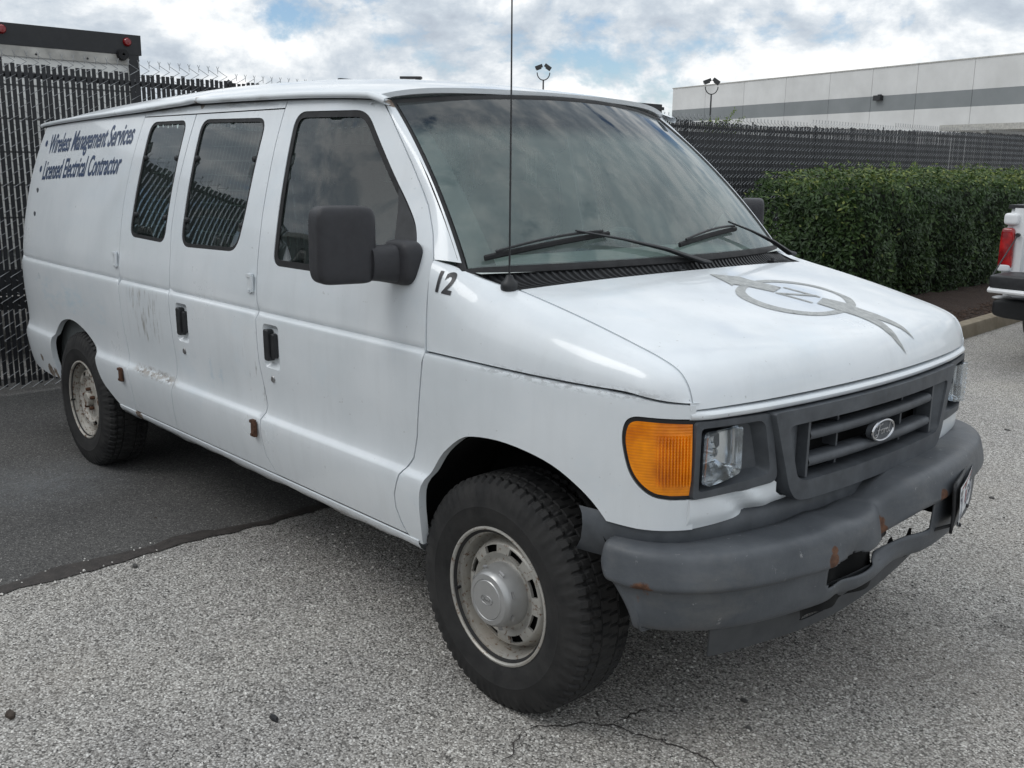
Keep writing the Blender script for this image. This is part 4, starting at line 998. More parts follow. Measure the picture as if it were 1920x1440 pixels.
# ---- front: indicators, headlamps, bezels, grille
def fs(y,z,d=0.0): return (front(abs(y))+d,y,z)
for sg in(-1,1):
    def sd(s,z,d=0.0):
        q=side(s,z,d); return (q[0],q[1]*(-sg),q[2])
    gk=panel(dens(gasket,.02),sd,h=.02,holes=[inset(dens(gasket,.02),.010)],flange=.012,depth0=.001).build('lamp_gasket',MT['rubber'],V,smooth=40)
    ln=inset(dens(gasket,.02),.0098)
    mb=panel(ln,lambda s,z,d:sd(s,z,d-.006*max(0,1-((z-.945)/.115)**2)),h=.02,flange=.02,depth0=.002)
    ind=mb.build('indicator_lamp',MT['amber'],V,smooth=60)
    for k in range(11):   # moulded flutes of the lens
        s0=S_BEZ-.018-k*.0085
        MB().tube([sd(s0,z,-.0035-.006*max(0,1-((z-.945)/.115)**2)) for z in(.872,.90,.945,.985,1.012)],.0022,5).build('lens_flute',MT['amber'],ind)
    bz=[(-sg*-1*a,b) for a,b in[]]
    ob=[(.8235,1.0485),(.572,1.0455),(.556,1.030),(.519,.862),(.524,.846),(.540,.839),(.8235,.833)]
    ib=rounded([(.808,1.030),(.585,1.029),(.548,.868),(.808,.852)],[.012,.03,.03,.012])
    ob=rounded(ob,.012,3)
    def fb(y,z,d): return (front(abs(y))+.008-d,sg*y,z)
    mb=panel(ob,fb,h=.03,holes=[ib],flange=.0)
    A=[fb(y,z,0) for y,z in dens(ob,.03)]; mb.grid([A,[(q[0]-.05,q[1],q[2]) for q in A]],closed_v=True)
    # recess: floor slopes from the lamp out to the grille side
    dI=dens(ib,.025)
    def dep(y): return .035+.030*sstep(.56,.67,y)
    A=[fb(y,z,0) for y,z in dI]; B=[fb(y,z,.010) for y,z in inset(dI,.004)]; C=[fb(y,z,dep(y)) for y,z in inset(dI,.014)]
    mb.grid([A,B,C],closed_v=True); mb.poly(C)
    bezel=mb.build('headlamp_bezel',MT['trim'],V,smooth=40)
    # lamp: bright bowl, clear pillow lens
    ll=rounded([(.801,1.019),(.664,1.023),(.660,.889),(.803,.870)],[.016,.018,.020,.016],4)
    def lf(y,z,d): return (front(.735)+.018-.10*(abs(y)-.735)-.006*((abs(y)-.735)/.07)**2-d,sg*y,z)
    A=dens(ll,.02)
    bm_=MB(); bm_.grid([[lf(y,z,.0) for y,z in A],[lf(y,z,.02) for y,z in A],[lf(y,z,.045) for y,z in inset(A,.012)],[lf(y,z,.062) for y,z in inset(A,.035)]],closed_v=True); bm_.poly([lf(y,z,.062) for y,z in inset(A,.035)])
    lamp=bm_.build('headlamp',MT['reflector'],V,smooth=50)
    mb=panel(ll,lambda y,z,d:lf(y,z,d),h=.02,flange=.015,depth0=-.002); mb.build('headlamp_lens',MT['clear'],lamp,smooth=50)
    MB().lathe([(.0005,.012),(.012,.010),(.012,-.02)],14,'x',lf(.735,.95,.045)).build('bulb_shield',MT['chrome'],lamp)
    for k in range(6):
        z=.905+k*.018; MB().box(lf(.785-.0,z,-.0015),(.002,.022,.003)).build('lens_rib',MT['clear'],lamp)
    # white panel under the lamp; the near one is crumpled
    wl_=[(.8255,.831),(.54,.836),(.521,.842),(.508,.835),(.489,.800),(.452,.776),(.50,.764),(.66,.748),(.8255,.740)]
    if sg<0: wl_=[(.8255,.831),(.54,.836),(.522,.842),(.510,.834),(.509,.805),(.488,.790),(.440,.779),(.468,.771),(.512,.768),(.57,.762),(.66,.749),(.74,.744),(.8255,.741)]
    def wf(y,z,d):
        x=front(abs(y))+.001-d-.012*sstep(.78,.742,z)
        if sg<0:
            k=sstep(.79,.66,y)
            t=(y-.50)*.62-(z-.745)*1.0
            x-= k*(.016*math.exp(-((t-.045)/.022)**2) - .006*math.exp(-((t-.005)/.020)**2) + .014*math.exp(-((z-.765)/.016)**2)*sstep(.72,.60,y) -.006*math.exp(-(((y-.60)/.03)**2+((z-.80)/.02)**2)))
        return (x,sg*y,z)
    panel(wl_,wf,h=.014,flange=.02,gap=.001).build('lamp_valance',MT['paint'],V,smooth=60)
# grille
go=rounded([(-.5665,1.0465),(.5665,1.0465),(.486,.815),(.455,.775),(.40,.767),(-.40,.767),(-.455,.775),(-.486,.815)],[.012,.012,.03,.03,.03,.03,.03,.03],4)
gi=rounded([(-.506,1.002),(.506,1.002),(.452,.842),(.42,.826),(-.42,.826),(-.452,.842)],[.03,.03,.02,.02,.02,.02],4)
def gf(y,z,d): return (front(abs(y))+.026-.010*sstep(.95,.78,z)*0-d,y,z)
mb=panel(go,gf,h=.03,holes=[gi],flange=0)
A=[gf(y,z,0) for y,z in dens(go,.03)]; mb.grid([A,[(q[0]-.006,q[1]*1.004,q[2]) for q in A],[(q[0]-.07,q[1]*1.004,q[2]) for q in A]],closed_v=True)
dI=dens(gi,.03); A=[gf(y,z,0) for y,z in dI]; B=[gf(y*.995,z,.008) for y,z in dI]
C=[gf(max(-.405,min(.405,y)),.828+(z-.826)*.99,.045) for y,z in dI]; D=[gf(max(-.395,min(.395,y)),z,.075) for y,z in dI]
mb.grid([A,B,C,D],closed_v=True)
gr=mb.build('grille',MT['trim'],V,smooth=40)
for z in(.953,.872):
    rows=[]
    for j in range(41):
        y=-.385+.77*j/40; x=front(abs(y))+.012
        rows.append([(x-.06,y,z+.010),(x-.012,y,z+.016),(x-.002,y,z+.012),(x+.002,y,z),(x-.002,y,z-.012),(x-.012,y,z-.016),(x-.06,y,z-.012)])
    MB().grid(rows).build('grille_bar',MT['trim'],gr,smooth=50)
for y in(-.395,.395):
    MB().box((front(.395)-.012,y,.914),(.05,.012,.165)).build('grille_post',MT['trim'],gr)
for y in(-.205,.205):
    for z0,z1 in((.968,.995),(.888,.938),(.834,.857)):
        MB().box((front(.2)-.040,y,(z0+z1)/2),(.045,.010,z1-z0)).build('grille_strut',MT['trim'],gr)
MB().grid([[(front(abs(y))-.075,y,z) for z in(.80,.9,1.02)] for y in[-.46+.092*j for j in range(11)]]).build('grille_screen',MT['dark'],gr)
# badge: oval plate, bright rim, script
bx=front(0)+.020
el=lambda a,b,n=40:[(a*math.cos(2*math.pi*k/n),b*math.sin(2*math.pi*k/n)) for k in range(n)]
bc=(bx,0,.911)
mb=MB(); mb.grid([[(bc[0]-.02,y,bc[2]+z) for y,z in el(.070,.034)],[(bc[0],y,bc[2]+z) for y,z in el(.068,.032)]],closed_v=True); mb.poly([(bc[0],y,bc[2]+z) for y,z in el(.068,.032)])
badge=mb.build('badge',MT['trim'],gr,smooth=40)
MB().tube([(bc[0]+.001,y,bc[2]+z) for y,z in el(.068,.032)]+[(bc[0]+.001,.068,bc[2])],.0045,8,caps=False).build('badge_rim',MT['chrome'],badge)
def script(strokes,sc,r,fn,name,mat,parent):
    mb=MB()
    for st in strokes:
        mb.tube([fn(a*sc,b*sc) for a,b in st],r,5)
    return mb.build(name,mat,parent)
FORD=[[(-1.55,.55),(-1.35,.75),(-1.0,.82),(-.6,.72),(-.25,.85)],[(-.85,.78),(-.95,.3),(-1.1,-.3),(-1.3,-.7),(-1.6,-.75),(-1.65,-.45),(-1.4,-.4)],[(-1.25,.05),(-.95,.12),(-.7,.1)],
 [(-.25,.15),(-.5,0),(-.55,-.35),(-.3,-.45),(-.1,-.2),(-.15,.12),(-.25,.15),(.0,.1),(.15,.12)],[(.2,.15),(.15,-.15),(.1,-.45)],[(.15,-.1),(.35,.12),(.5,.12)],
 [(1.0,.05),(.8,.15),(.6,-.05),(.6,-.35),(.8,-.45),(1.0,-.2),(1.15,.3),(1.25,.8)],[(1.1,.1),(1.02,-.3),(1.15,-.48),(1.35,-.3)]]
script(FORD,.031,.0020,lambda a,b:(bc[0]+.0012,a+.004,bc[2]+b*.8),'badge_script',MT['steel'],badge)
# ---- dark stone shield between body and bumper
rows=[]
for j in range(81):
    s=.36+j/80*(2*(_s[-1])-.72); 
    far=s>_s[-1]; ss=s if not far else 2*_s[-1]-s
    x,y=plx(ss),-ply(ss)*.985*(-1 if far else 1)
    nx,ny=(.0,0)
    rows.append([(x-.03,y*.985,.765),(x-.012,y*.992,.748),(x-.008,y*.992,.715),(x-.02,y*.985,.665),(x-.06,y*.96,.62)])
MB().grid(rows).build('stone_shield',MT['trim'],V,smooth=50)
# ---- bumper
BP=[(.455,.992),(.52,.990),(.60,.965),(.672,.915),(.735,.835),(.790,.715),(.832,.56),(.862,.39),(.880,.20),(.886,0)]
_b=[0.0]
for i in range(1,len(BP)): _b.append(_b[-1]+math.hypot(BP[i][0]-BP[i-1][0],BP[i][1]-BP[i-1][1]))
bpx=pchip([(a,q[0]) for a,q in zip(_b,BP)]); bpy_=pchip([(a,q[1]) for a,q in zip(_b,BP)]); BL=_b[-1]
# section: (inward offset, z); v runs over the top, down the face, under
BS=[(.175,.697),(.10,.704),(.055,.705),(.036,.702),(.024,.695),(.017,.684),(.012,.668),(.006,.645),(.002,.625),(.0,.612),(.002,.604),(.009,.598),(.018,.594),(.022,.582),(.024,.55),(.026,.52),(.032,.488),(.046,.472),(.09,.468)]
_v=[i/(len(BS)-1) for i in range(len(BS))]
bso=pchip([(a,b[0]) for a,b in zip(_v,BS)]); bsz=pchip([(a,b[1]) for a,b in zip(_v,BS)])
def bumper(u,v,d=0.0):
    """u 0 near end .. 1 far end"""
    L=u*2*BL; far=L>BL; l=min(BL,2*BL-L if far else L); l=max(0,l)
    x,y=bpx(l),bpy_(l); e=.004; x2,y2=bpx(min(BL,l+e)),bpy_(min(BL,l+e)); x1,y1=bpx(max(0,l-e)),bpy_(max(0,l-e))
    tx,ty=x2-x1,y2-y1; q=math.hypot(tx,ty); nx,ny=-ty/q,tx/q      # outward normal of the half curve
    if l>=BL-e: nx,ny=1,0
    off=bso(v)+d; z=bsz(v)
    x-=nx*off; y-=ny*off
    Y=y if far else -y
    # near end is cut back at a slant
    endk=sstep(.16,0,l); 
    if not far: x+=endk*(.100*sstep(.66,.49,z)); 
    # damage: far half pushed up, a fold where it was struck, lower lip bent
    up=.070*sstep(-.34,.06,Y)-.010*sstep(.45,.9,Y); z+=up*(1-.75*sstep(.60,.50,bsz(v)))
    fold=math.exp(-abs((Y+.10)/.075)**1.4); z-=fold*.040*sstep(.55,.62,z); x-=fold*.062*sstep(.50,.60,z); x-=.016*math.exp(-((Y+.33)/.05)**2)*sstep(.66,.60,bsz(v))
    z+=.012*math.exp(-((Y+.36)/.07)**2)*sstep(.60,.66,bsz(v))
    low=math.exp(-((Y+.06)/.16)**2)*sstep(.575,.52,bsz(v)); x-=low*.022; z+=low*.014*math.sin((Y+.06)*14)
    z-=.012*sstep(.6,1.0,-Y)*0
    return (x,Y,z)
NU,NV=220,46
Pb=[[bumper(i/NU,j/NV) for j in range(NV+1)] for i in range(NU+1)]
def in_hole(q,v):
    Y=q[1]; z=bsz(v)
    lo=.520+.012*sstep(-.28,-.05,Y); hi=.600+.016*sstep(-.22,-.34,Y)+.004*math.sin(Y*35)
    a,b=-.432,.178
    if not(a<Y<b): return False
    e=min(Y-a,b-Y); k=min(1,e/.028); c=(lo+hi)/2; r=(hi-lo)/2*math.sqrt(max(0,1-(1-k)**2))
    if abs(Y+.10)<.05: r*=.80
    return abs(z-c)<r
mb=MB(); mb.v=[q for row in Pb for q in row]
rim=set()
for i in range(NU):
    for j in range(NV):
        c=((i+.5)/NU,(j+.5)/NV); q=bumper(*c)
        if in_hole(q,c[1]): continue
        mb.f.append((i*(NV+1)+j,(i+1)*(NV+1)+j,(i+1)*(NV+1)+j+1,i*(NV+1)+j+1))
bo=mb.build('bumper',MT['bumper'],V,smooth=60)
so=bo.modifiers.new('thickness','SOLIDIFY'); so.thickness=.005; so.offset=-1
# torn inner face seen through the slot
MB().grid([[(.80-.03*t+.012*math.sin(Y*31),Y,.44+.21*t) for t in(0,.3,.6,1.0-.35*sstep(-.22,-.08,Y)+.06*math.sin(Y*70))] for Y in[-.50+.025*k for k in range(18)]]).grid([[(.79,Y,.46+.10*t*(.6+.4*math.sin(Y*47))) for t in(0,.5,1)] for Y in[-.08+.02*k for k in range(14)]]).build('bumper_backing',MT['dark'],bo)
# air dam
rows=[]
def dam(Y,t):
    y=abs(Y); x=(.842-.155*y*y-.06*y**4); zt=.515+.02*sstep(-.3,.1,Y); zb=.362+.105*sstep(-.45,.62,Y)**1.2
    return (x-.05*t-.018,Y,zt+(zb-zt)*t)
dm=[(-.800,0),(-.755,1.0)]+[(-.70+.06*k,1.0) for k in range(22)]+[(.66,.6),(.68,0)]
slot=rounded([(-.435,.42),(-.285,.36),(-.285,.70),(-.435,.76)],.05,4)
panel(dm,lambda y,t,d:(dam(y,t)[0]-d,dam(y,t)[1],dam(y,t)[2]),h=.06,holes=[slot],flange=.006).build('air_dam',MT['dam'],V,smooth=50)
# bumper brackets
for y in(-.42,.42): MB().box((.66,y,.60),(.22,.06,.10)).build('bumper_bracket',MT['dark'],V)
# number plate, bent round the bumper
def plate(a,b,d=0.0):
    """a 0..1 across, b 0..1 up"""
    ang=.23; bend=.020*4*a*(1-a)*0-.018*(a-.12)**2
    x=.905-.300*a*math.sin(ang)+bend*1.2-.012*(1-b)*math.sin(a*3)+d; y=.235+.300*a*math.cos(ang)
    return (x,y+.006*math.sin(b*5),.560+.155*b+.012*a)
pf=MB().grid([[plate(-.025+1.05*i/12,-.05+1.1*j/6,-.004) for j in range(7)] for i in range(13)])
pl=pf.build('plate_frame',MT['black'],V,smooth=50); sl=pl.modifiers.new('thickness','SOLIDIFY'); sl.thickness=.010
MT['plate_white']=plain('plate_white',(.66,.68,.70),.4,0,.5,.05); MT['plate_ink']=plain('plate_ink',(.05,.06,.11),.5); MT['plate_red']=plain('plate_red',(.36,.03,.035),.5)
pw=MB().grid([[plate(.02+.96*i/12,.03+.94*j/6,.009) for j in range(7)] for i in range(13)]).build('number_plate',MT['plate_white'],pl,smooth=50)
def plate_text(body,a0,b0,size,mat,nm,w=1.0):
    me=text_mesh(body,1.0,0,.01); chop(me,.4)
    lay(me,lambda x,y:plate(a0+x*size*w/.30,b0+y*size/.155,.0105)); me.materials.append(mat); return link(nm,me,pw)
plate_text('2L',.06,.22,.105,MT['plate_ink'],'plate_lettering',.62); plate_text('G69',.52,.22,.105,MT['plate_ink'],'plate_lettering',.62)
MB().grid([[plate(a,b,.0105) for b in(.36,.5,.66)] for a in(.43,.46,.49)]).build('plate_emblem',MT['plate_red'],pw)
MB().grid([[plate(a,b,.0105) for b in(.875,.905)] for a in[.12+.08*k for k in range(10)]]).build('plate_stripe',MT['plate_red'],pw)
plate_text('MISSOURI',.20,.90,.016,MT['plate_ink'],'plate_lettering',1.0) if False else None
for a,b in((.07,.72),(.33,.74)): MB().grid([[plate(a+da,b+db,.0103) for db in(0,.12)] for da in(0,.06,.12)]).build('plate_sticker',MT['steel'],pw)
for a in(.15,.80):
    MB().lathe([(.0005,.012),(.006,.011),(.008,.0)],10,'x',plate(a,.06,.006)).build('plate_screw',MT['black'],pw)
MB().tube([plate(.0,.12,-.01),(.83,.20,.545)],.006,6).build('plate_bracket',MT['black'],pl)
# ---- tow mirrors on both doors
for sg in(-1,1):
    def sk(x,y,z):
        k=1-.10*((z/.125))**2*0
        x2=x*(1-.25*sstep(0,.13,-sg*-y))      # slimmer towards the outer edge
        return (x+ .03*(y/.12)*sg*0, y, z)
    cx,cy,cz=-.555,sg*1.142,1.452
    hous=rbox((cx,cy,cz),.055,.100,.124,.30)
    # turn the housing so that its glass faces the driver
    rotm=Matrix.Rotation(sg*R(12 if sg<0 else 34),3,'Z'); hous.v=[tuple(rotm@(Vector(q)-Vector((cx,cy,cz)))+Vector((cx,cy,cz))) for q in hous.v]
    mo=hous.build('door_mirror',MT['mirror_shell'],V,smooth=60)
    arm=MB(); rows=[]
    for i in range(9):
        t=i/8; y=sg*(.945+.13*t); c0=Vector((-.492-.035*t,y,1.388+.004*t)); hx=.058-.004*t; hz=.064-.008*t
        rows.append([c0+Vector((hx*math.copysign(abs(math.cos(a))**.6,math.cos(a)),0,hz*math.copysign(abs(math.sin(a))**.6,math.sin(a)))) for a in[2*math.pi*k/20 for k in range(20)]])
    arm.grid(rows,closed_v=True); arm.poly(rows[-1]); arm.build('mirror_arm',MT['mirror_shell'],mo,smooth=60)
    foot=rbox((-.490,sg*.950,1.392),.076,.045,.074,.55).build('mirror_foot',MT['mirror_shell'],mo,smooth=60)
    gl=MB().grid([[tuple(rotm@Vector((-.0557,y,z))+Vector((cx,cy,cz))) for z in(-.085,0,.085)] for y in(-.068,0,.068)]).build('mirror_glass',MT['chrome'],mo)
# ---- wheels
Rt=.386
def tyre_mesh():
    prof=[(.205,.100),(.212,.106),(.225,.110),(.24,.117),(.262,.1225),(.285,.1243),(.292,.1262),(.299,.1243),(.315,.122),(.335,.1175),(.350,.112),(.360,.108)]   # r, half width
    tread=[.1055,.098,.086,.074,.070,.066,.052,.040,.036,.032,.018,.006]
    cols=[(r,-w,0) for r,w in prof]+[(None,-w,1) for w in tread]+[(None,w,1) for w in tread[::-1]]+[(r,w,0) for r,w in prof[::-1]]
    n=384; rows=[]
    for k in range(n):
        a=2*math.pi*k/n; row=[]; ph=k%6; blk=(k//6)%2
        for r,y,t in cols:
            if t:
                w=abs(y); crown=Rt-.004*(w/.1)**2-.012*sstep(.085,.108,w)
                shift=2 if y>0 else 0; p6=(k+shift+(2 if w<.07 else 0))%6
                g=0.0
                if w>.069 and p6 in(0,1): g=.0085
                elif .034<w<.069 and p6==(3 if blk else 2): g=.007
                elif w<.034 and p6 in (5,): g=.006
                if .066<=w<=.074 and (k//3)%2==0 or abs(w-.070)<.002: g=max(g,.009)
                if abs(w-.036)<.003: g=max(g,.009)
                rr=crown-g
            else:
                rr=r
                if r>.345 and (k%6) in(0,1): rr=r-.0025
                if .318<r<.355 and (k%6) in(3,4): y+= math.copysign(.0022,y)
            x,z=rr*math.cos(a),rr*math.sin(a)
            if z<-.3755: z=-.3755
            row.append((x,y,z))
        rows.append(row)
    return MB().grid(rows,closed_u=True).mesh('tyre',MT['tyre'],28)
TY=tyre_mesh()
def rim_mesh(mat,nm):
    mb=MB()     # outer face towards -y; lip at y=0
    mb.lathe([(.210,.012),(.2195,.004),(.2240,-.002),(.2230,-.008),(.2170,-.010),(.2125,-.006),(.2105,.006),(.2085,.016),(.2015,.020),(.1965,.021),(.1945,.028),(.192,.050),(.188,.066),(.182,.074),(.176,.062)],72)
    n=96; rr=[.176,.172,.166,.1605,.1570,.1345,.131,.118,.110,.102,.090,.070,.042]
    hh=[.062,.046,.034,.0285,.0275,.023,.0245,.034,.038,.038,.034,.034,.034]
    o=len(mb.v)
    for k in range(n):
        a=2*math.pi*(k+.5)/n
        for r_,h_ in zip(rr,hh):
            edge=0
            mb.v.append((r_*math.cos(a),h_,r_*math.sin(a)))
    m_=len(rr)
    for k in range(n):
        for j in range(m_-1):
            slot=(k%12) in(3,4,5,6,7,8) and j==4
            a,b,c,d=o+k*m_+j,o+((k+1)%n)*m_+j,o+((k+1)%n)*m_+j+1,o+k*m_+j+1
            if slot: 
                continue
            mb.f.append((a,b,c,d))
    # turned-in edges of the eight slots
    for g in range(8):
        ring=[]
        ks=[g*12+q for q in(3,4,5,6,7,8,9)]
        for k in ks: ring.append(o+(k%n)*m_+4)
        for k in ks[::-1]: ring.append(o+(k%n)*m_+5)
        P0=[Vector(mb.v[i]) for i in ring]; P1=[p_+Vector((0,.010,0)) for p_ in P0]
        mb.grid([P0,P1],closed_v=True)
    # raised bosses beside the slots
    me=mb.mesh(nm,mat,35); return me
RM=rim_mesh(MT['wheel'],'wheel'); RM2=rim_mesh(MT['wheel_rusty'],'wheel_rusty')
capm=MB().lathe([(.100,.044),(.102,.034),(.101,.016),(.098,.006),(.091,-.022),(.087,-.034),(.080,-.041),(.066,-.044),(.0635,-.042),(.061,-.0445),(.0005,-.0445)],64)
CAP=capm.mesh('hub_cap',MT['cap'],30)
drum=MB().lathe([(.0005,.055),(.165,.055),(.17,.10),(.17,.13)],40).mesh('brake_drum',MT['dark'],35)
nut=MB().lathe([(.0005,-.022),(.009,-.020),(.0105,-.012),(.0105,.012)],6).mesh('lug_nut',MT['rust'],20)
def wheel(x,y,sg,mat_mesh,cap,label=None,sc=1.0):
    w=link('wheel',mat_mesh,V,loc=(x,y,.377),rot=(0,0,0 if sg<0 else math.pi))
    w.scale=(sc,1,sc)
    if label: w['label']=label
    t=link('tyre',TY,w,loc=(0,.105,0)); t.scale=(1/sc,1,1/sc)
    link('brake_drum',drum,w)
    if cap:
        c=link('hub_cap',CAP,w)
        for k in range(8):
            a=2*math.pi*(k+.5)/8; b=MB().box((0,0,0),(.020,.008,.020)); 
            o2=link('cap_notch',NOTCH,c,loc=(.0935*math.cos(a),-.014,.0935*math.sin(a)),rot=(0,-a,0))
        MB().tube([(.026*math.cos(q),-.0455,.014*math.sin(q)) for q in[2*math.pi*k/24 for k in range(25)]],.0008,4,caps=False).build('cap_oval',MT['steel'],c)
        script(FORD,.011,.0007,lambda a,b:(a,-.0455,b*.8),'cap_script',MT['steel'],c)
    else:
        for k in range(5):
            a=2*math.pi*k/5+.3; link('lug_nut',nut,w,loc=(.0572*math.cos(a),.030,.0572*math.sin(a)))
        MB().lathe([(.0005,.006),(.036,.006),(.040,.012),(.041,.05)],30).build('hub_centre',MT['wheel_rusty'],w)
    MB().tube([(-.192,.010,-.035),(-.188,-.012,-.034)],.0055,8).build('valve',MT['rubber'],w)
    return w
NOTCH=MB().grid([[(a*.010+.0*abs(a),-.002+.0035*b,c_*.011) for c_ in(-1,-.6,.6,1)] for a,b in((-1,.6),(-.5,-.6),(.5,-1.0),(1,-.2))]).mesh('cap_notch',MT['steel'],30)
wheel(0,-.956,-1,RM,True,'steel wheel with silver hub cap and rust specks',1.015)
wheel(-3.505,-.962,-1,RM2,False,'rusty steel wheel without its hub cap')
wheel(0,.956,1,RM,True); wheel(-3.505,.962,1,RM2,False)
# wheel wells, floor, frame and axles
for x in(0.02,-3.53):
    for sg in(-1,1):
        rows=[]
        for k in range(17):
            a=math.pi*k/16; rows.append([(x+.47*math.cos(a),sg*.935,.47+.42*math.sin(a)*1.0),(x+.47*math.cos(a),sg*.62,.47+.42*math.sin(a))])
        mb=MB().grid(rows); mb.poly([r[1] for r in rows]); mb.build('wheel_well',MT['dark'],V,smooth=40)
fl_=MB().box((-2.0,0,.50),(4.6,1.30,.03)); fl_.box((-1.76,0,.50),(2.55,1.84,.03)); fl_.box((-4.15,0,.50),(.42,1.80,.03)); fl_.build('floor_pan',MT['dark'],V)
MB().box((.30,0,.62),(.60,1.15,.04)).build('engine_cradle',MT['dark'],V)
for y in(-.42,.42): MB().box((-1.9,y,.42),(4.9,.08,.12)).build('frame_rail',MT['dark'],V)
MB().tube([(-3.505,-.85,.377),(-3.505,.85,.377)],.05,12).lathe([(.03,-.14),(.12,-.10),(.14,0),(.12,.10),(.03,.14)],20,'x',(-3.505,.1,.377)).build('rear_axle',MT['dark'],V)
MB().tube([(0,-.85,.36),(0,.85,.36)],.045,10).build('front_axle',MT['dark'],V)
MB().tube([(-4.2,-.55,.42),(-3.9,-.60,.40),(-1.2,-.5,.36)],.032,10).build('exhaust_pipe',MT['rust'],V)
MB().box((-4.12,-.80,.40),(.16,.10,.12)).build('hitch_bracket',MT['rust'],V)
# ---- interior
def sc_in(w,v,d): return Vector(screen(w,v,d))
rows=[]
for i in range(13):
    t=i/12; rows.append([Vector((-.20-.50*t-(.12*(1-w*w)*-1)*(1-t),w*.86,1.372+.012*math.sin(t*3)-.07*max(0,t-.75)*4*(t-.75))) for w in[-1+.1*j for j in range(21)]])
dsh=MB().grid(rows); dsh.grid([[rows[-1][j] for j in range(21)],[rows[-1][j]+Vector((-.02,0,-.35)) for j in range(21)]]); dsh.build('dashboard',MT['dash'],V,smooth=50)
sw=MB(); sc_=Vector((-.86,.42,1.30)); ax=Vector((-.75,0,.66)).normalized(); e1=Vector((0,1,0)); e2=ax.cross(e1)
sw.tube([sc_+e1*.19*math.cos(a)+e2*.19*math.sin(a) for a in[2*math.pi*k/32 for k in range(33)]],.014,8,caps=False); sw.tube([sc_,sc_-ax*.25],.025,8); sw.tube([sc_-e1*.19,sc_+e1*.19],.014,8); sw.build('steering_wheel',MT['interior'],V)
for y in(-.42,.42):
    st=rbox((-1.18,y,.98),.26,.25,.10,.5); st.build('seat',MT['seat'],V,smooth=60)
    bk=rbox((0,0,0),.09,.24,.34,.5); rm=Matrix.Rotation(R(-14),3,'Y'); bk.v=[tuple(rm@Vector(q)+Vector((-1.43,y,1.30))) for q in bk.v]; so_=bk.build('seat_back',MT['seat'],V,smooth=60)
    hd_=rbox((-1.52,y,1.70),.05,.13,.09,.5).build('headrest',MT['seat'],V,smooth=60)
rbox((-.80,.0,1.80),.02,.12,.035,.5).build('rear_view_mirror',MT['black'],V)
# perforated steel partition behind the seats
MB().box((-1.66,0,.88),(.02,1.86,.70)).build('partition_panel',MT['dash'],V)
pm=MB(); y=-.78
while y<.79: pm.box((-1.66,y,1.58),(.006,.016,.72)); y+=.034
for z in[1.24+.055*k for k in range(13)]: pm.box((-1.663,0,z),(.005,1.56,.012))
pm.build('partition_mesh',MT['wiremesh'],V,smooth=0)['kind']='stuff'
# wire guards inside the cargo door windows
for (x0,x1) in((-2.17,-1.57),(-2.72,-2.31)):
    g=MB(); x=x0
    while x<x1: g.tube([side(x,1.33,.06),side(x,1.61,.06),side(x,1.90,.06)],.0022,4); x+=.032
    for z in[1.34+.062*k for k in range(10)]: g.tube([side(x0,z,.062),side(x1,z,.062)],.0022,4)
    g.build('window_guard',MT['wiremesh'],V,smooth=60)['kind']='stuff'
sh=MB()
for z in(.95,1.30,1.60): sh.box((-3.0,.62,z),(2.2,.40,.03))
for x in(-1.9,-2.6,-3.3,-4.0): sh.box((x,.45,1.1),(.03,.03,1.1))
sh.build('cargo_shelving',MT['interior'],V)
for sg in(-1,1): MB().grid([[(x,sg*(sec(z)-.07)*.995,z) for z in(.52,.9,1.25)] for x in(-4.3,-3,-1.7)]).build('cargo_lining',MT['interior'],V)
MB().grid([[ (x,y_,1.94+.06*(1-(y_/.74)**2)) for y_ in(-.74,-.4,0,.4,.74)] for x in(-4.25,-3,-2,-1.0)]).build('headlining',MT['interior'],V,smooth=60)
# ---- lettering and marks
bt=bvh_of(quarter)
def side_text(body,x0,z0,x1,z1,h,mat,bold,shear,nm,squeeze=1.0):
    """a line of lettering from (x0,z0) to (x1,z1) on the body side; read from outside, forward is to the right"""
    me=text_mesh(body,1.0,shear,bold,5); chop(me,.35)
    xs=[v.co.x for v in me.vertices]; a,b=min(xs),max(xs)
    def f(x,y):
        t=(x-a)/(b-a); X=x0+(x1-x0)*t; Z=z0+(z1-z0)*t+y*h; q=side(X,Z,-.0016); return q
    lay(me,f); me.materials.append(mat); return link(nm,me,V)
side_text('Wireless Management Services',-4.09,1.745,-2.88,1.793,.150,MT['navy'],.020,.22,'lettering')
side_text('Licensed Electrical Contractor',-4.12,1.593,-2.96,1.645,.150,MT['navy'],.020,.22,'lettering')
for (x,z) in((-4.165,1.800),(-4.175,1.652)):
    MB().poly([side(x+.019*math.cos(a),z+.019*math.sin(a),-.0016) for a in[2*math.pi*k/18 for k in range(18)]]).build('bullet_mark',MT['navy'],V,smooth=0)
bt=bvh_of(ftop,fend)
me=text_mesh('12',1.0,0,.030,6); chop(me,.10)
xs=[v.co.x for v in me.vertices]; a_,b_=min(xs),max(xs); ys=[v.co.y for v in me.vertices]; h_=max(ys)
def fn12(x,y):
    X=-.304+.064*(x-a_)/(b_-a_); Z=1.316+.064*y/h_-.006*(x-a_)/(b_-a_)
    hit=bt.ray_cast(Vector((X,-1.5,Z)),Vector((0,1,0)))
    return Vector((X,hit[0].y-.002,Z)) if hit[0] else Vector((X,-.97,Z))
lay(me,fn12); me.materials.append(MT['black_vinyl']); link('fleet_number',me,V)
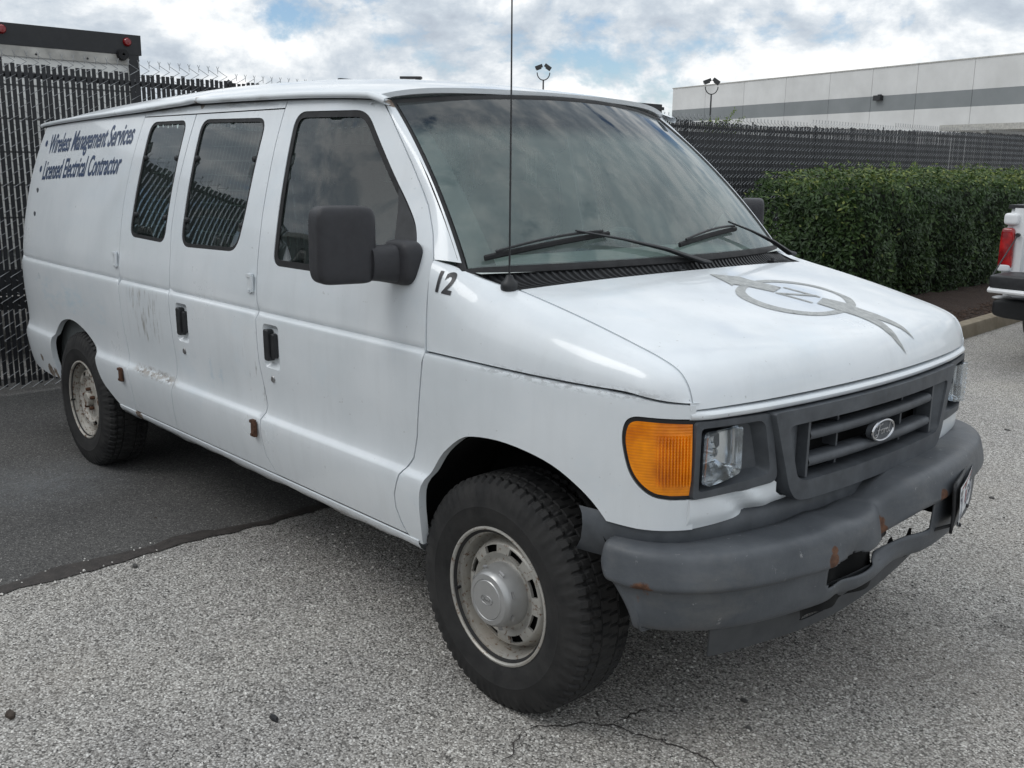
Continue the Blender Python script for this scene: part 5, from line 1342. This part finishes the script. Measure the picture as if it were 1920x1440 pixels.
LOGO={'arrow':[(0.076,-0.023),(0.152,0.078),(0.195,0.078),(0.331,0.129),(0.369,0.035),(0.271,-0.013),(0.233,-0.049),(0.246,-0.072),(0.217,-0.06)],
'outer':[(0.308,-0.122),(0.271,-0.071),(0.244,-0.012),(0.221,0.082),(0.225,0.164),(0.261,0.245),(0.314,0.305),(0.384,0.346),(0.478,0.348),(0.542,0.336),(0.593,0.289),(0.62,0.247),(0.649,0.144),(0.655,0.047),(0.64,-0.046),(0.589,-0.126),(0.513,-0.174),(0.428,-0.179),(0.362,-0.162)],
'inner':[(0.321,-0.079),(0.285,-0.026),(0.254,0.066),(0.259,0.154),(0.299,0.238),(0.354,0.295),(0.431,0.322),(0.502,0.311),(0.556,0.27),(0.585,0.231),(0.618,0.114),(0.618,0.019),(0.588,-0.054),(0.535,-0.104),(0.467,-0.129),(0.398,-0.126),(0.348,-0.102)],
'N1':[(0.326,0.151),(0.481,0.2),(0.486,0.181),(0.334,0.134)],'N2':[(0.373,0.046),(0.523,0.092),(0.528,0.075),(0.378,0.03)],'N3':[(0.459,0.201),(0.47,0.177),(0.392,0.03),(0.382,0.049)],
'tail':[(0.494,0.194),(0.58,0.243),(0.633,0.24),(0.719,0.253),(0.786,0.259),(0.857,0.266),(0.906,0.28),(0.858,0.244),(0.82,0.222),(0.758,0.2),(0.827,0.173),(0.891,0.168),(0.953,0.186),(0.895,0.146),(0.847,0.129),(0.759,0.136),(0.697,0.133),(0.658,0.124),(0.537,0.095)]}
def hl(s,y,d): q=hood(s,y); return (q[0]+.0012*sstep(.8,.95,s),q[1],q[2]+d_off)
def smooth_loop(P,n=4):
    out=[]; N=len(P)
    for i in range(N):
        p0,p1,p2,p3=P[i-1],P[i],P[(i+1)%N],P[(i+2)%N]
        for j in range(n):
            t=j/n; out.append(tuple(.5*((2*p1[k])+(-p0[k]+p2[k])*t+(2*p0[k]-5*p1[k]+4*p2[k]-p3[k])*t*t+(-p0[k]+3*p1[k]-3*p2[k]+p3[k])*t**3) for k in(0,1)))
    return out
emb=None
for k_,d_off in(('outer',.0014),('arrow',.0020),('tail',.0020),('N1',.0014),('N2',.0014),('N3',.0020)):
    if k_=='outer': mb=panel(smooth_loop(LOGO['outer']),hl,h=.02,holes=[smooth_loop(LOGO['inner'])],flange=0)
    else: mb=panel(LOGO[k_],hl,h=.02,flange=0)
    mb.build('hood_decal',MT['decal'],V,smooth=180)

# ------------------------------------------------------------------ white pickup at the right edge, tail towards us, tailgate down
pk=thing('pickup_truck','white pickup at the right edge, seen from its tail with the tailgate lowered','pickup',(-.55,6.75,0),R(3))
PW=plain('white_pickup_paint',(.74,.75,.76),.3,0,.5,.05,3)
# local frame: +y forward, -x = its left side, origin under the tail
W2=.98
for sg in(-1,1):
    ol=[(0,.56),(0,1.34),(.02,1.40),(1.95,1.40),(1.95,.60)]+[(1.08+.47*math.cos(a),.50+.44*math.sin(a)) for a in[math.pi*k/12 for k in range(13)]]+[(.40,.52)]
    def bs(y,z,d,sg=sg): return (sg*(W2-.03*sstep(1.1,1.4,z)-.05*sstep(.85,.5,z)-d),y,z)
    panel(ol,bs,h=.08,flange=.06).build('bed_side',PW,pk,smooth=50)
    MB().box((sg*(W2-.07),.98,1.41),(.13,1.98,.035)).build('bed_rail_cap',MT['black'],pk)
    MB().box((sg*(W2-.115),.02,1.02),(.10,.07,.76)).build('bed_post',PW,pk)
    lm=rbox((sg*(W2-.035),-.012,1.02),.060,.045,.20,.35).build('tail_lamp',MT['red'],pk)
    rbox((sg*(W2-.035),-.016,.855),.056,.044,.035,.4).build('reversing_lens',MT['plate_white'],lm)
    rbox((sg*(W2-.05),-.01,1.30),.065,.05,.055,.5).build('post_cap',PW,pk)
    MB().tube([(sg*(W2-.12),-.03,1.16),(sg*(W2-.075),-.46,.80)],.006,6).lathe([(.0005,-.02),(.018,-.02),(.018,.02)],10,'y',(sg*(W2-.12),-.03,1.16)).build('tailgate_cable',MT['black'],pk)
    wv_=MB().lathe([(.16,-.13),(.34,-.13),(.385,-.10),(.39,.0),(.385,.10),(.34,.13),(.16,.13)],36,'x',(sg*.84,1.08,.39)).build('tyre',MT['tyre'],pk)
    MB().lathe([(.0005,.05),(.10,.05),(.16,.10),(.17,.12)],24,'x',(sg*.84,1.08,.39)).build('rim',MT['cap'],wv_)
    MB().lathe([(.16,-.13),(.34,-.13),(.39,-.10),(.39,.10),(.34,.13),(.16,.13)],36,'x',(sg*.84,4.65,.39)).build('tyre',MT['tyre'],pk)
tg=rbox((0,-.27,.765),.93,.26,.070,.25).build('tailgate',MT['black'],pk)
tgs=MB(); tgs.tube([(-.93,-.02,.70),(-.945,-.30,.695),(-.90,-.50,.69),(-.5,-.545,.687),(.5,-.545,.687),(.90,-.50,.69),(.945,-.02,.70)],.022,8); tgs.build('tailgate_skin',PW,tg)
MB().box((0,.98,.72),(1.60,1.9,.04)).build('bed_floor',MT['black'],pk); MB().box((0,1.92,1.05),(1.80,.05,.66)).build('bed_bulkhead',PW,pk)
bmp=rbox((0,-.10,.50),.97,.13,.10,.35).build('step_bumper',MT['truck_black'],pk)
for sg in(-1,1): rbox((sg*.92,-.08,.585),.07,.10,.012,.5).build('bumper_end',MT['steel'],bmp)
MB().box((0,2.2,.48),(1.1,4.6,.14)).build('chassis',MT['dark'],pk)
cabo=[(1.98,.55),(1.98,1.30),(2.20,1.90),(3.35,1.92),(4.05,1.38),(5.15,1.28),(5.25,.95),(5.22,.50)]
cb=MB().prism([(a,b) for a,b in cabo],-.96,.96,lambda a,b,c:(c*(1-.20*sstep(1.3,1.9,b)),a,b)); cb.build('cab',PW,pk,smooth=25)
for sg in(-1,1):
    MB().poly([(sg*(.965*(1-.20*sstep(1.3,1.9,b))+.004),a,b) for a,b in((2.2,1.34),(2.32,1.83),(3.30,1.85),(3.90,1.40))]).build('side_window',MT['side_glass'],pk,smooth=0)
MB().poly([(x,1.975+ (z-1.30)*.36-.006,z) for x,z in((-.75,1.42),(.75,1.42),(.68,1.82),(-.68,1.82))]).build('rear_window',MT['side_glass'],pk,smooth=0)
# ------------------------------------------------------------------ what the side windows mirror: a second slatted fence and a grey hall behind the camera
f2=thing('slatted_fence','black slatted fence mirrored in the side windows of the van','fence',(-4,-9.5,0))
q=MB(); y=-16.0
while y<18: q.box((y,0,1.22),(.0432,.006,2.36)); y+=.0445
o=q.build('slat_row',MT['slat'],f2,smooth=0,fix=False); o['kind']='stuff'
for k in range(12):
    MB().tube([(-15.5+3*k,.05,0),(-15.5+3*k,.05,2.4)],.03,8).build('post',MT['post'],f2)
hl_=thing('dark_hall','dark low hall with a flat roof mirrored in the side windows of the van','hall',(-12,-24,0))
MB().box((0,0,3.1),(46,12,6.2)).build('hall_wall',plain('hall_grey',(.10,.105,.11),.8),hl_); MB().box((0,0,6.25),(46.4,12.4,.35)).build('roof_edge',MT['truck_alu'],hl_)
